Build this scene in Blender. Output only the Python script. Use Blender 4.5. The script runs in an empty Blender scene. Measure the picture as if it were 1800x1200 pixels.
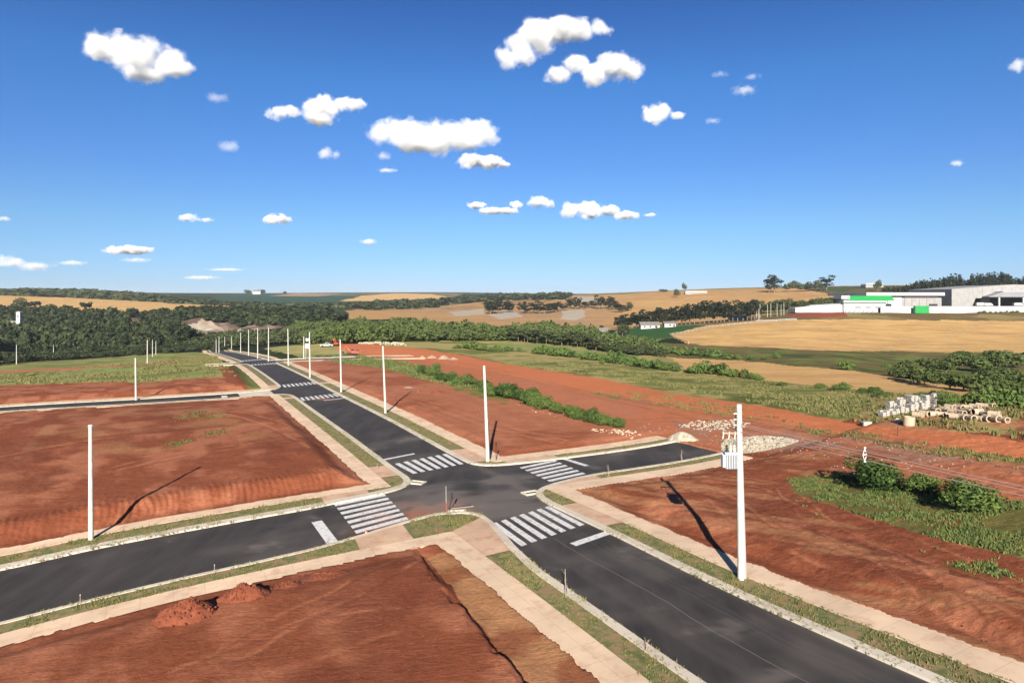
import bpy, math, random
import numpy as np
R=math.radians
sc=bpy.context.scene; COL=sc.collection
# ------------------------------------------------ camera, sky, sun, exposure
cam=bpy.data.objects.new('camera',bpy.data.cameras.new('camera')); COL.objects.link(cam); sc.camera=cam
cam.location=(0,0,17); cam.rotation_euler=(R(90),0,0)
cam.data.lens=24; cam.data.sensor_width=36; cam.data.shift_y=-75/1800; cam.data.clip_start=.5; cam.data.clip_end=90000
SUN_EL=R(23.5); SUN_AZ=R(182)            # behind the camera, a touch to the left
w=bpy.data.worlds.new('World'); sc.world=w; w.use_nodes=True
nt=w.node_tree; bg=nt.nodes['Background']; sk=nt.nodes.new('ShaderNodeTexSky'); sk.sky_type='NISHITA'
sk.sun_disc=False; sk.sun_elevation=SUN_EL; sk.sun_rotation=SUN_AZ; sk.altitude=900; sk.air_density=1.0; sk.dust_density=.25; sk.ozone_density=2.2
hs=nt.nodes.new('ShaderNodeHueSaturation'); hs.inputs['Saturation'].default_value=1.0; hs.inputs['Value'].default_value=1.0
tc=nt.nodes.new('ShaderNodeTexCoord'); sx=nt.nodes.new('ShaderNodeSeparateXYZ'); nt.links.new(tc.outputs['Generated'],sx.inputs[0])
cr=nt.nodes.new('ShaderNodeValToRGB'); nt.links.new(sx.outputs[2],cr.inputs[0]); E=cr.color_ramp.elements
E[0].position=0; E[0].color=(.185,.25,.44,1); E[1].position=1; E[1].color=(.05,.085,.14,1)
for p_,c_ in ((.021,(.178,.258,.44,1)),(.104,(.182,.282,.40,1)),(.184,(.156,.266,.43,1)),(.298,(.127,.274,.447,1)),(.388,(.099,.21,.39,1)),(.6,(.075,.14,.25,1))):
    e_=E.new(p_); e_.color=c_
mu=nt.nodes.new('ShaderNodeMix'); mu.data_type='RGBA'; mu.blend_type='MULTIPLY'; mu.inputs[0].default_value=1
nt.links.new(sk.outputs[0],mu.inputs[6]); nt.links.new(cr.outputs[0],mu.inputs[7]); nt.links.new(mu.outputs[2],hs.inputs['Color']); nt.links.new(hs.outputs[0],bg.inputs['Color']); bg.inputs['Strength'].default_value=.13
sl=bpy.data.lights.new('sun','SUN'); sl.energy=5.0; sl.angle=R(.5); sl.color=(1,.93,.83)
so=bpy.data.objects.new('sun',sl); COL.objects.link(so)
from mathutils import Vector, Matrix
sd=Vector((math.sin(SUN_AZ)*math.cos(SUN_EL),math.cos(SUN_AZ)*math.cos(SUN_EL),math.sin(SUN_EL)))
so.rotation_euler=sd.to_track_quat('Z','Y').to_euler(); so.location=(0,-40,60)
vs=sc.view_settings; vs.view_transform='Standard'; vs.look='None'; vs.exposure=1.1; vs.gamma=1; vs.use_curve_mapping=False
sc.render.engine='CYCLES'; cy=sc.cycles
cy.max_bounces=6; cy.diffuse_bounces=2; cy.glossy_bounces=2; cy.transmission_bounces=2; cy.volume_bounces=5; cy.transparent_max_bounces=8
cy.use_denoising=True; cy.volume_step_rate=.35; cy.volume_max_steps=256
rng=np.random.default_rng(7)
# ------------------------------------------------ shape of the land

CAMZ=17.0; FOC=1200.0; HY=525.0
def ray(px,py):
    a=(np.asarray(px,float)-900)/FOC; c=(HY-np.asarray(py,float))/FOC
    return a, 1.0+0*a, c
# survey points of the land: picture place, then 'h' metres below the camera or 'd' metres ahead of it
CP=[(1304,1020,'h',16),(858,812,'h',17),(678,727,'h',17.2),(600,690,'h',17.7),(545,664,'h',18),(507,643,'h',18.8),(472,628,'h',20.4),(453,624,'h',22),(437,621,'h',24),(423,619,'h',26),
(407,617.5,'h',28.4),(395,617,'h',30.7),(160,950,'h',18.05),(0,994,'h',18.6),(0,1096,'h',18.5),(1273,795,'h',16.3),(0,715,'h',18.3),(239,703,'h',18.3),(425,690,'h',18.2),(1100,930,'h',16.3),
(300,1150,'h',17.6),(700,1150,'h',16.9),(900,1150,'h',16.5),(1180,1150,'h',16.2),(1500,1150,'h',15.6),(900,1900,'h',16.5),(-600,1500,'h',18.8),(2500,1500,'h',14.5),(1800,1180,'h',15),(1800,1000,'h',14.5),(1800,850,'h',13.4),(1600,900,'h',14.8),(1500,830,'h',15.3),
(320,780,'h',18),(100,850,'h',18.2),
(29,641,'h',26.5),(94,631,'h',33),(259,640,'h',22),(268,627,'h',28.5),(340,620,'d',400),(200,622,'d',400),(0,650,'h',22.5),(200,670,'h',19),(100,660,'h',20.5),(350,650,'h',19),
(620,627,'h',19.5),(740,626,'h',20),(730,605,'d',300),(575,606,'d',290),(800,607,'d',310),
(850,640,'h',19),(1000,665,'h',17.6),(1200,700,'h',16.2),(1350,735,'h',15),(1500,755,'h',14.2),(1800,805,'h',13),(1100,735,'h',16.8),(900,720,'h',17.1),(760,660,'h',18),
(1600,730,'h',13.2),(1780,745,'h',12.4),(1500,700,'h',15.5),(1350,680,'h',17.5),(1200,670,'h',18.5),(1000,635,'h',20),(1180,645,'h',20),(880,612,'d',300),(1000,608,'d',330),
(1250,640,'h',21.5),(1500,660,'h',18.7),(1700,696,'h',14),(1620,668,'h',18.5),(1790,700,'h',14.5),(1400,632,'d',230),(1600,640,'d',225),(1800,650,'d',215),
(100,640,'d',-1),
(600,600,'d',360),(900,597,'d',360),(1050,612,'d',320),(1180,622,'d',290),(500,606,'d',420),
(700,566,'d',560),(1000,578,'d',520),(850,560,'d',640),(600,552,'d',800),(950,545,'d',850),(800,528,'d',1500),(900,519,'d',2300),(700,517,'d',2400),(800,514,'d',3500),
(1300,608,'d',320),(1600,618,'d',300),(1800,621,'d',290),(1500,600,'d',350),(1500,580,'d',410),(1500,563,'d',480),(1250,571,'d',470),(1800,567,'d',470),(1550,549,'d',525),(1750,549,'d',525),(1420,549,'d',525),
(1170,587,'d',400),(1100,580,'d',480),(1320,558,'d',540),(1200,558,'d',650),(1120,545,'d',800),(1250,520,'d',980),(1250,511,'d',1120),(1400,506,'d',1150),(1550,505,'d',1000),(1750,505,'d',800),(1050,516,'d',1800),(1500,525,'d',800),(1950,510,'d',800),(1950,560,'d',470),
(100,600,'d',520),(100,565,'d',680),(100,545,'d',880),(100,519,'d',1400),(350,535,'d',1200),(350,560,'d',620),(-150,600,'d',520),(-150,545,'d',800),(-150,517,'d',1400),(480,543,'d',1100),(0,513,'d',2400),(300,515,'d',2600),(480,515,'d',3000),(250,590,'d',530),(250,551,'d',700),
(430,590,'d',500),(420,565,'d',640),(560,535,'d',1400),(0,512,'d',3500),(600,515,'d',3600)]
CP=[c for c in CP if c[3]>0]
def _cpxyz():
    out=[]
    for px,py,k,v in CP:
        a,b,c=ray(px,py)
        t = (-v/c) if k=='h' else v/b
        out.append((a*t,b*t,c*t+CAMZ))
    for ang in range(-180,181,30):      # a wide ring, and the land behind the camera
        x,y=math.sin(math.radians(ang)),math.cos(math.radians(ang))
        if abs(ang)>70:
            for r in (60,300,1500): out.append((x*r,y*r,(1 if r<100 else 0)+ (-.03*-x*r if r<100 else -3)))
        out.append((x*6000,y*6000,CAMZ+10))
    return np.array(out)
_P=_cpxyz()
_near=np.hypot(_P[:,0],_P[:,1])<130
_A=np.c_[_P[_near,0],_P[_near,1],np.ones(_near.sum())]
PL=np.linalg.lstsq(_A,_P[_near,2],rcond=None)[0]
def _plane(x,y):
    r=np.hypot(x,y); s=140*np.tanh(r/140)/np.maximum(r,1e-6)
    return PL[0]*x*s+PL[1]*y*s+PL[2]
def _uv(x,y):
    r=np.hypot(x,y)+12; return np.arctan2(x,y)*2.2*np.tanh(r/60), np.log(r)
_PU=np.c_[_uv(_P[:,0],_P[:,1])]
def _tps(d2): return .5*d2*np.log(d2+1e-12)
_n=len(_P)
_K=_tps(((_PU[:,None]-_PU[None])**2).sum(-1))+np.eye(_n)*2e-3
_Q=np.c_[np.ones(_n),_PU]
_M=np.block([[_K,_Q],[_Q.T,np.zeros((3,3))]])
_W=np.linalg.solve(_M,np.r_[_P[:,2]-_plane(_P[:,0],_P[:,1]),0,0,0])
def base_exact(x,y):
    x=np.asarray(x,float); y=np.asarray(y,float); sh=x.shape; x=x.ravel(); y=y.ravel()
    u,v=_uv(x,y); out=_plane(x,y)+_W[_n]+_W[_n+1]*u+_W[_n+2]*v
    for i in range(0,len(x),20000):
        s=slice(i,i+20000)
        d2=(u[s,None]-_PU[None,:,0])**2+(v[s,None]-_PU[None,:,1])**2
        out[s]+=_tps(d2)@_W[:_n]
    return out.reshape(sh)
# table in (angle, log r) for speed
_ta=np.linspace(-math.pi,math.pi,1441); _tr=np.linspace(math.log(3),math.log(9000),700)
_TA,_TR=np.meshgrid(_ta,_tr,indexing='ij')
_T=base_exact(np.sin(_TA)*np.exp(_TR),np.cos(_TA)*np.exp(_TR))
def base(x,y):
    x=np.asarray(x,float);y=np.asarray(y,float)
    a=(np.arctan2(x,y)+math.pi)/(2*math.pi)*1440; r=(np.log(np.maximum(np.hypot(x,y),3.01))-_tr[0])/(_tr[1]-_tr[0])
    a=np.clip(a,0,1439.999); r=np.clip(r,0,698.999); i=a.astype(int); j=r.astype(int); f=a-i; g=r-j
    return (_T[i,j]*(1-f)*(1-g)+_T[i+1,j]*f*(1-g)+_T[i,j+1]*(1-f)*g+_T[i+1,j+1]*f*g)
def at(px,py,fn=None,dmin=20,dmax=6000,far=False):
    """point of the land seen at a picture place"""
    fn=fn or base
    a,b,c=(float(k) for k in ray(px,py))
    t=np.exp(np.linspace(math.log(dmin),math.log(dmax),3000))
    dz=c*t+CAMZ-fn(a*t,b*t)
    k=np.nonzero(dz<0)[0]
    if len(k)==0: k=len(t)-1; return np.array([a*t[k],b*t[k],float(fn(a*t[k],b*t[k]))])
    k=k[0]
    t0,t1=t[max(k-1,0)],t[k]
    for _ in range(20):
        m=(t0+t1)/2
        if c*m+CAMZ-float(fn(a*m,b*m))<0: t1=m
        else: t0=m
    return np.array([a*t1,b*t1,float(fn(a*t1,b*t1))])
def proj(x,y,z):
    return 900+FOC*x/y, HY-FOC*(z-CAMZ)/y
# ------------------------------------------------ noise
def _h(i,j,s):
    n=(i.astype(np.int64)*374761393+j.astype(np.int64)*668265263+s*974711)&0x7fffffff
    n=((n^(n>>13))*1274126177)&0x7fffffff
    return ((n^(n>>16))&0xffff)/65535.
def vn(x,y,s=0):
    i=np.floor(x);j=np.floor(y);f=x-i;g=y-j;f=f*f*(3-2*f);g=g*g*(3-2*g)
    return (_h(i,j,s)*(1-f)+_h(i+1,j,s)*f)*(1-g)+(_h(i,j+1,s)*(1-f)+_h(i+1,j+1,s)*f)*g
def fbm(x,y,sc_=1.,o=4,s=0):
    x=np.asarray(x,float)/sc_;y=np.asarray(y,float)/sc_;a=.5;t=0;n=0
    for k in range(o):
        t=t+a*vn(x*.8+y*.6+k*7.3,-x*.6+y*.8+k*3.1,s+k); n+=a; a*=.5; x=x*2.03;y=y*2.03
    return t/n
def sst(a,b,x): t=np.clip((x-a)/(b-a),0,1); return t*t*(3-2*t)
# ------------------------------------------------ plan frame: u runs up the main road, v across it to the right
OX,OY=-2.5,60.5; TH=R(116.4); EA=(math.cos(TH),math.sin(TH)); EB=(math.sin(TH),-math.cos(TH))
def uv2(x,y): dx=x-OX;dy=y-OY; return dx*EA[0]+dy*EA[1],dx*EB[0]+dy*EB[1]
def xy2(u,v): return OX+u*EA[0]+v*EB[0],OY+u*EA[1]+v*EB[1]
VL,VR=-5.3,3.1
# corridors taken by road, kerb, verge and pavement: (u0,u1,v0,v1)
CORR=[(-90,400,VL-3.3,VR+3.4),(8,160,VL-3.5,VR+3.9),(-11.2,6.65,-120,0),(-4.75,10.75,0,27.6),(77.5,90,-170,0),(160,175,-60,0),(160,175,0,30)]
def corr_sd(u,v):
    d=np.full(np.shape(u),1e9)
    for a,b,c,e in CORR:
        du=np.maximum(a-u,u-b);dv=np.maximum(c-v,v-e)
        o=np.hypot(np.maximum(du,0),np.maximum(dv,0))+np.minimum(np.maximum(du,dv),0)
        d=np.minimum(d,o)
    return d
def land(x,y):
    """top of the soil"""
    x=np.asarray(x,float);y=np.asarray(y,float)
    z=base(x,y); u,v=uv2(x,y); r=np.hypot(x,y)
    sd0=corr_sd(u,v); sd_=sd0+(fbm(x,y,.9,3,5)-.5)*.5*(r<140)
    near=1-sst(150,330,r)
    n1=fbm(x,y,2.6,4,11)-.5; n2=fbm(x,y,.55,3,21)-.5; n3=fbm(x,y,14,3,31)-.5
    out=sst(.0,1.5,sd_)
    # raised building plots
    nw=(u>6.9)&(u<77.5)&(v<-8.5)
    teeth=np.sin((v+.12*np.sin(u*1.3)+n1*.9)*2*math.pi/.52)+1.2*(fbm(v*1.0+100,u*.25,.35,3,17)-.5)
    dB=u-6.9; bank=sst(0,3.6,dB)*(1-0*u)
    rz=np.where(nw,1.05*sst(0,3.2,np.minimum(dB+n1*.5,(-8.5-v)*1.1))*(.08+.92*sst(-1,24,76-u)),0)
    rz=rz+np.where(nw,(.01+.10*np.clip(fbm(u,v,2.2,3,12)-.35,0,1))*teeth*np.exp(-((dB-2.2)/1.9)**2),0)
    ne=(u>10.8)&(v>6.8)
    rz=rz+np.where(ne,.35*sst(0,2.0,np.minimum(u-10.8,v-6.8)+n1)*(1-sst(26,34,v)),0)
    se=(u<-4.8)&(v>6.6)
    rz=rz+np.where(se,.55*sst(0,3.0,np.minimum(-4.8-u,v-6.8)+n1*.8),0)
    sw=(u<-11.2)&(v<-8.6)
    scarp=(-10.3-v)+n1*.6+(fbm(u*.3,v,.5,4,19)-.5)*.8-.06*(-14-u); sm=sst(.35,.6,fbm(u,v*.3,2.0,3,23))
    rz=rz+np.where(sw,.30*sst(0,2.2,-11.3-u)*sst(-.1,.5,scarp)+.24*sst(-.05,.14+.7*(1-sm),scarp)*sst(0,3,-12.2-u)-.07*sm*np.exp(-((scarp+.15)/.3)**2)+.10*(fbm(u*.6,v,.3,3,29)-.5)*np.exp(-((scarp-.1)/.8)**2),0)
    nw2=(u>90)&(v<-8.7)&(v>-90)
    rz=rz+np.where(nw2,.8*sst(0,4,np.minimum(u-90,(-8.7-v)))*(1-sst(135,158,u)),0)
    z=z+rz*near
    amp=np.where(se,1.5,1.0)*np.where(ne,.55,1)*np.where(sw,.5,1)
    z=z+out*near*(n1*.13*amp+n2*.08*amp+n3*.14)
    z=z+(1-near)*(n3*1.2)
    # cut down under the pavements so that only the paved sheets show
    z=np.where(sd_<0,base(x,y)+.14+np.minimum(np.maximum((sd_+.12)*1.6,-.5),0),z+.14*(1-sst(0,1.2,sd_)))
    # quarry
    qx,qy=-330.,600.; q=np.exp(-(((x-qx)/130)**2+((y-qy)/60)**2)**2)
    z=z+q*((fbm(x,y,40,4,77)-.5)*26-4)
    return z
# ------------------------------------------------ mesh helpers
def mat(name,fn=None,col=(.5,.5,.5),rough=.9,var=.0,scale=5.,bump=0.,bscale=20.,metal=0.):
    m=bpy.data.materials.new(name); m.use_nodes=True; nt=m.node_tree; b=nt.nodes['Principled BSDF']
    b.inputs['Roughness'].default_value=rough; b.inputs['Metallic'].default_value=metal
    b.inputs['Specular IOR Level'].default_value=.25
    b.inputs['Base Color'].default_value=(*col,1)
    g=nt.nodes.new('ShaderNodeNewGeometry')
    if var>0:
        n=nt.nodes.new('ShaderNodeTexNoise'); n.inputs['Scale'].default_value=scale; n.inputs['Detail'].default_value=5
        nt.links.new(g.outputs['Position'],n.inputs['Vector'])
        r=nt.nodes.new('ShaderNodeMapRange'); r.inputs[1].default_value=.3; r.inputs[2].default_value=.7; r.inputs[3].default_value=1-var; r.inputs[4].default_value=1+var
        nt.links.new(n.outputs[0],r.inputs[0])
        h=nt.nodes.new('ShaderNodeHueSaturation'); h.inputs['Color'].default_value=(*col,1); nt.links.new(r.outputs[0],h.inputs['Value'])
        nt.links.new(h.outputs[0],b.inputs['Base Color'])
    if bump>0:
        n=nt.nodes.new('ShaderNodeTexNoise'); n.inputs['Scale'].default_value=bscale; n.inputs['Detail'].default_value=4
        nt.links.new(g.outputs['Position'],n.inputs['Vector'])
        k=nt.nodes.new('ShaderNodeBump'); k.inputs['Strength'].default_value=bump; k.inputs['Distance'].default_value=.05
        nt.links.new(n.outputs[0],k.inputs['Height']); nt.links.new(k.outputs[0],b.inputs['Normal'])
    if fn: fn(nt,b,g)
    return m
def S(r,g,b,k=1.):
    f=lambda c:(c/255/12.92 if c/255<=.04045 else ((c/255+.055)/1.055)**2.4)*k
    return (f(r),f(g),f(b))
def mesh(name,V,Fc,m=None,parent=None,cols=None,smooth=False):
    V=np.asarray(V,dtype=np.float32).reshape(-1,3); me=bpy.data.meshes.new(name)
    if isinstance(Fc,np.ndarray):
        k=Fc.shape[1]; n=len(Fc)
        me.vertices.add(len(V)); me.vertices.foreach_set('co',V.ravel())
        me.loops.add(n*k); me.loops.foreach_set('vertex_index',Fc.astype(np.int32).ravel())
        me.polygons.add(n); me.polygons.foreach_set('loop_start',(np.arange(n)*k).astype(np.int32))
        me.update(calc_edges=True)
    else:
        me.from_pydata(V.tolist(),[],[list(f) for f in Fc]); me.update()
    if cols is not None:
        a=me.color_attributes.new('Col','FLOAT_COLOR','POINT'); c=np.ones((len(V),4),np.float32); c[:,:3]=cols; a.data.foreach_set('color',c.ravel())
    me.polygons.foreach_set('use_smooth',np.full(len(me.polygons),bool(smooth)))
    if m: me.materials.append(m)
    o=bpy.data.objects.new(name,me); COL.objects.link(o)
    if parent: o.parent=parent
    return o
def tag(o,label=None,cat=None,group=None,kind=None):
    if label: o['label']=label
    if cat: o['category']=cat
    if group: o['group']=group
    if kind: o['kind']=kind
    return o
def empty(name,loc,label,cat,group=None,rz=0,scale=1):
    o=bpy.data.objects.new(name,None); COL.objects.link(o); o.location=loc; o.rotation_euler=(0,0,rz); o.scale=(scale,)*3 if not hasattr(scale,'__len__') else scale
    o.empty_display_size=.3
    return tag(o,label,cat,group)
class MB:
    """collects simple solids; build() links them as one mesh"""
    def __init__(s): s.V=[]; s.F=[]
    def add(s,V,Fc):
        n=len(s.V); s.V+= [tuple(map(float,v)) for v in V]; s.F+=[tuple(i+n for i in f) for f in Fc]; return s
    def box(s,c,d,rz=0,taper=1.,bev=.0):
        x,y,z=(k/2 for k in d); a,b=math.cos(rz),math.sin(rz); V=[]
        for sz,t in ((-1,1),(1,taper)):
            for sx,sy in ((-1,-1),(1,-1),(1,1),(-1,1)):
                px,py=sx*x*t,sy*y*t; V.append((c[0]+px*a-py*b,c[1]+px*b+py*a,c[2]+sz*z))
        return s.add(V,[(3,2,1,0),(4,5,6,7),(0,1,5,4),(1,2,6,5),(2,3,7,6),(3,0,4,7)])
    def tube(s,p,q,r0,r1=None,n=10,caps=True):
        r1=r0 if r1 is None else r1; p=Vector(p);q=Vector(q); d=(q-p).normalized()
        a=d.orthogonal().normalized(); b=d.cross(a); V=[]
        for c,r in ((p,r0),(q,r1)):
            for k in range(n):
                t=2*math.pi*k/n; V.append(c+a*(r*math.cos(t))+b*(r*math.sin(t)))
        Fc=[(k,(k+1)%n,n+(k+1)%n,n+k) for k in range(n)]
        if caps: Fc+=[tuple(range(n-1,-1,-1)),tuple(range(n,2*n))]
        return s.add(V,Fc)
    def prism(s,pts,y0,y1,axis='y'):
        n=len(pts); V=[]
        for y in (y0,y1):
            for a,b in pts: V.append((a,y,b) if axis=='y' else (y,a,b))
        return s.add(V,[tuple(range(n)),tuple(range(2*n-1,n-1,-1))]+[(k,k+n,(k+1)%n+n,(k+1)%n) for k in range(n)])
    def build(s,name,m,parent=None,smooth=False):
        o=mesh(name,s.V,s.F,m,parent)
        import bmesh
        bm=bmesh.new(); bm.from_mesh(o.data); bmesh.ops.recalc_face_normals(bm,faces=bm.faces); bm.to_mesh(o.data); bm.free()
        if smooth: 
            for p in o.data.polygons: p.use_smooth=True
        return o
def ico(sub=2):
    import bmesh
    bm=bmesh.new(); bmesh.ops.create_icosphere(bm,subdivisions=sub,radius=1); V=np.array([v.co[:] for v in bm.verts]); Fc=np.array([[v.index for v in f.verts] for f in bm.faces]); bm.free(); return V,Fc
IV,IF=ico(2); IV1,IF1=ico(1); IV3,IF3=ico(3)
# ------------------------------------------------ ground sheet: fine near the camera, coarse far off, reaching the horizon
def px_poly(pts,step=14):
    out=[]
    for i,(a,b) in enumerate(pts):
        c,d=pts[(i+1)%len(pts)]; n=max(1,int(math.hypot(c-a,d-b)/step))
        for k in range(n): out.append(at(a+(c-a)*k/n,b+(d-b)*k/n)[:2])
    return np.array(out)
def inside(P,x,y):
    r=np.zeros(x.shape,bool); bb=(x>=P[:,0].min())&(x<=P[:,0].max())&(y>=P[:,1].min())&(y<=P[:,1].max())
    xs=x[bb];ys=y[bb]; c=np.zeros(xs.shape,bool); n=len(P)
    for i in range(n):
        x0,y0=P[i];x1,y1=P[(i+1)%n]
        if y0==y1: continue
        c^=((y0>ys)!=(y1>ys))&(xs<(x1-x0)*(ys-y0)/(y1-y0)+x0)
    r[bb]=c; return r
ang=np.r_[np.linspace(-180,-46,150,endpoint=False),np.linspace(-46,46,1250),np.linspace(46,180,151)[1:]]
ang=np.radians(ang)
rr=[5.]
while rr[-1]<8500:
    r=rr[-1]; 
    if r<30: d=.22
    elif r<165: d=max(.22,r*r/(1200*17)*1.15)
    elif r<750: d=min(r*r/(1200*17)*1.3,2.6)
    else: d=r*.012
    rr.append(r+d)
rr=np.array([0.5,2.5]+rr)
Agr,Rgr=np.meshgrid(ang,rr,indexing='ij'); GX=np.sin(Agr)*Rgr; GY=np.cos(Agr)*Rgr
GZ=land(GX.ravel(),GY.ravel()).reshape(GX.shape)
nA,nR=GX.shape
# --- soil, grass and crop colours laid out in plan
C=dict(soil=S(152,87,60,.74),soil2=S(178,113,83,.78),soild=S(136,77,54,.70),orange=S(214,128,84,.76),pink=S(190,122,90,.74),
 tan=S(218,176,114,.78),tan2=S(196,152,100,.72),tan3=S(184,150,112,.68),grass=S(128,132,70,.70),grassd=S(84,96,50,.62),lime=S(150,158,94,.74),dry=S(182,166,106,.72),
 crop=S(66,106,52,.6),teal=S(66,96,80,.6),brown=S(128,108,70,.62),forest=S(48,60,32,.5),rock=S(170,146,130,.6),rockd=S(116,96,84,.55),pale=S(200,186,164,.66),redb=S(164,90,66,.6))
x=GX.ravel();y=GY.ravel();U,Vv=uv2(x,y); rad=np.hypot(x,y)
def rf(s,k=1.):
    """noise whose grain grows with distance in fixed steps"""
    t=np.clip(np.log2(np.maximum(rad,20)/40)/1.5,0,3.999); out=0
    for i in range(5): out=out+fbm(x,y,k*1.0*2.83**i,4,s+i*10)*np.clip(1-np.abs(t-i),0,1)
    return out
qx=x+(rf(41)-.5)*(.5+rad*.012); qy=y+(rf(51)-.5)*(.5+rad*.03)
f1=fbm(x,y,9,4,61)[:,None]; f2=fbm(x,y,2.2,4,62)[:,None]; fbig=fbm(x,y,120,4,63)[:,None]; ff=rf(64,1.6)[:,None]
def mix(a,b,t): return np.asarray(a)*(1-t)+np.asarray(b)*t
def T3(t,a=.42,b=.58): return sst(a,b,t)
# open country beyond
col=mix(mix(C['grass'],C['tan2'],T3(fbig)),C['forest'],T3(fbm(x,y,260,3,66)[:,None],.5,.6))
col=mix(col,C['teal'],sst(1200,2600,rad)[:,None]*.6)  # distance haze put into the colour: far land tinted bluish
def paint(pts,c,xy=False,amt=1.):
    global col
    P=np.array(pts,float) if xy else px_poly(pts)
    k=inside(P,qx,qy)
    if callable(c): c=c(k)
    else: c=np.asarray(c)
    col[k]=col[k]*(1-amt)+c*amt if not hasattr(amt,'__len__') else col[k]*(1-amt[k])+c*amt[k]
# valley and far left
paint([(-80,512),(330,514),(480,518),(620,520),(620,545),(480,556),(-80,556)],lambda k:mix(C['forest'],C['grassd'],T3(ff[k])))
paint([(-120,516),(0,518),(120,522),(300,531),(500,542),(480,548),(300,546),(100,552),(-120,550)],lambda k:mix(C['tan'],C['tan2'],T3(ff[k],.3,.8)*.35))
paint([(340,530),(380,521),(460,516),(620,520),(650,522),(620,533),(560,537),(480,540),(400,535)],lambda k:mix(C['teal'],C['crop'],.25*T3(ff[k])))
paint([(600,529),(640,519),(700,515.5),(760,517),(800,524),(790,530),(700,529)],C['tan'])
paint([(470,520),(520,515),(600,517),(560,521)],C['tan3'])
paint([(480,549),(560,548),(700,546),(722,556),(700,562),(560,558)],C['tan2'])
paint([(700,546),(850,530),(1000,528),(1110,520),(1110,580),(1000,580),(860,574),(740,566)],lambda k:mix(C['tan2'],C['tan3'],T3(ff[k])))
paint([(740,545),(860,535),(860,524),(1000,519),(1080,518),(1100,526),(1000,535),(900,540)],lambda k:mix(C['tan2'],C['brown'],T3(ff[k],.4,.7)*.8))
paint([(790,548),(850,543),(852,552),(800,556)],C['pale']); paint([(855,553),(895,544),(920,556),(880,561)],C['pale']); paint([(985,560),(990,547),(1027,544),(1028,556),(1010,564)],C['pale']); paint([(1010,522),(1060,520),(1060,530),(1020,530)],C['pale'])
paint([(1040,520),(1200,512),(1420,507),(1500,505),(1480,520),(1380,535),(1280,560),(1150,585),(1080,575),(1085,545)],lambda k:mix(C['tan2'],C['tan'],T3(ff[k],.3,.7)*.5))
paint([(1380,504),(1560,502),(1990,503),(1990,555),(1460,550),(1480,520)],lambda k:mix(C['grassd'],C['brown'],T3(ff[k])))
# hill field by the white shops
paint([(1090,590),(1180,572),(1320,556),(1420,547),(1990,545),(1990,570),(1460,566),(1200,592),(1100,606)],lambda k:mix(C['brown'],C['dry'],T3(ff[k],.5,.6)*.4))
paint([(1390,549),(1400,545),(1490,546),(1490,556),(1400,558),(1385,555)],C['redb'])
paint([(1100,600),(1105,577),(1160,574),(1260,572),(1240,582),(1190,592),(1120,600)],C['crop'])
paint([(1175,588),(1240,573),(1290,566),(1460,561),(1700,563),(1990,568),(1990,626),(1800,624),(1600,618),(1440,616),(1290,609),(1210,604)],lambda k:mix(mix(C['tan'],C['tan2'],T3(ff[k],.35,.75)*.45),C['brown'],T3(fbm(x[k]*.12+y[k]*.05,y[k],4.5,4,88)[:,None],.55,.75)*.35))
# creek ground
paint([(1040,612),(1120,600),(1210,604),(1290,609),(1440,616),(1600,618),(1990,624),(1990,730),(1730,700),(1740,688),(1500,652),(1300,634),(1185,628),(1100,625)],lambda k:mix(mix(C['grass'],C['grassd'],T3(f1[k],.4,.6)),C['brown'],T3(ff[k],.42,.62)*.75))
paint([(1170,628),(1300,634),(1500,652),(1735,687),(1715,700),(1600,692),(1480,682),(1340,668),(1215,655)],lambda k:mix(mix(C['tan'],C['tan2'],T3(f1[k],.45,.7)*.4),C['pink'],T3(fbm(x[k]*.2,y[k],5,4,89)[:,None],.55,.72)*.35))
# meadow right of the plots
paint([(620,601),(720,600),(900,598),(1000,605),(1060,614),(1180,630),(1215,655),(1340,668),(1480,682),(1600,694),(1720,706),(1990,760),(1990,850),(1800,792),(1650,768),(1500,745),(1330,713),(1200,697),(1060,668),(900,640),(800,622),(700,610)],
  lambda k:mix(mix(C['grass'],C['dry'],T3(ff[k],.4,.6)),C['grassd'],T3(f1[k],.55,.7)*.6))
paint([(860,600),(1000,606),(1080,616),(1130,625),(1100,632),(1000,622),(880,612)],C['lime'],amt=.7)
paint([(660,604),(760,602),(870,606),(860,613),(760,611)],C['dry'],amt=.8)
# left meadows
paint([(-120,640),(0,640),(130,632),(290,620),(380,618),(400,650),(440,690),(425,691),(0,715),(-120,730)],lambda k:mix(mix(C['lime'],C['grass'],T3(f1[k],.4,.6)),C['dry'],T3(ff[k],.5,.7)*.7))
paint([(-120,690),(0,683),(100,679),(200,676),(240,680),(330,672),(420,668),(440,690),(425,692),(0,718),(-120,730)],lambda k:mix(C['soil2'],C['soil'],T3(f2[k])))
paint([(385,640),(408,650),(440,688),(400,680),(388,660)],C['soil'])
paint([(0,652),(120,646),(390,628),(395,632),(260,642),(120,650),(0,656)],C['pink'])
paint([(462,613),(500,608),(560,604),(640,602),(660,606),(600,624),(540,630),(520,626)],lambda k:mix(C['lime'],C['dry'],T3(f1[k])))
# red building plots
def soilc(k,a='soil',b='soil2',c='soild',t=(.40,.62)):
    s=fbm(U[k]*.5,Vv[k]*2.2,6,4,70)[:,None]
    return mix(mix(C[a],C[b],T3(f2[k]*.4+s*.6,*t)),C[c],T3(f1[k],.5,.68)*.75)
sdc=corr_sd(U,Vv)
def paint_uv(u0,u1,v0,v1,fn,nz=1.2):
    n=(f1[:,0]-.5)*nz*4
    k=(U+n>u0)&(U+n<u1)&(Vv+n>v0)&(Vv+n<v1)&(rad<420)
    col[k]=fn(k)
paint_uv(-90,79,-170,-4,lambda k:soilc(k))
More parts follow.
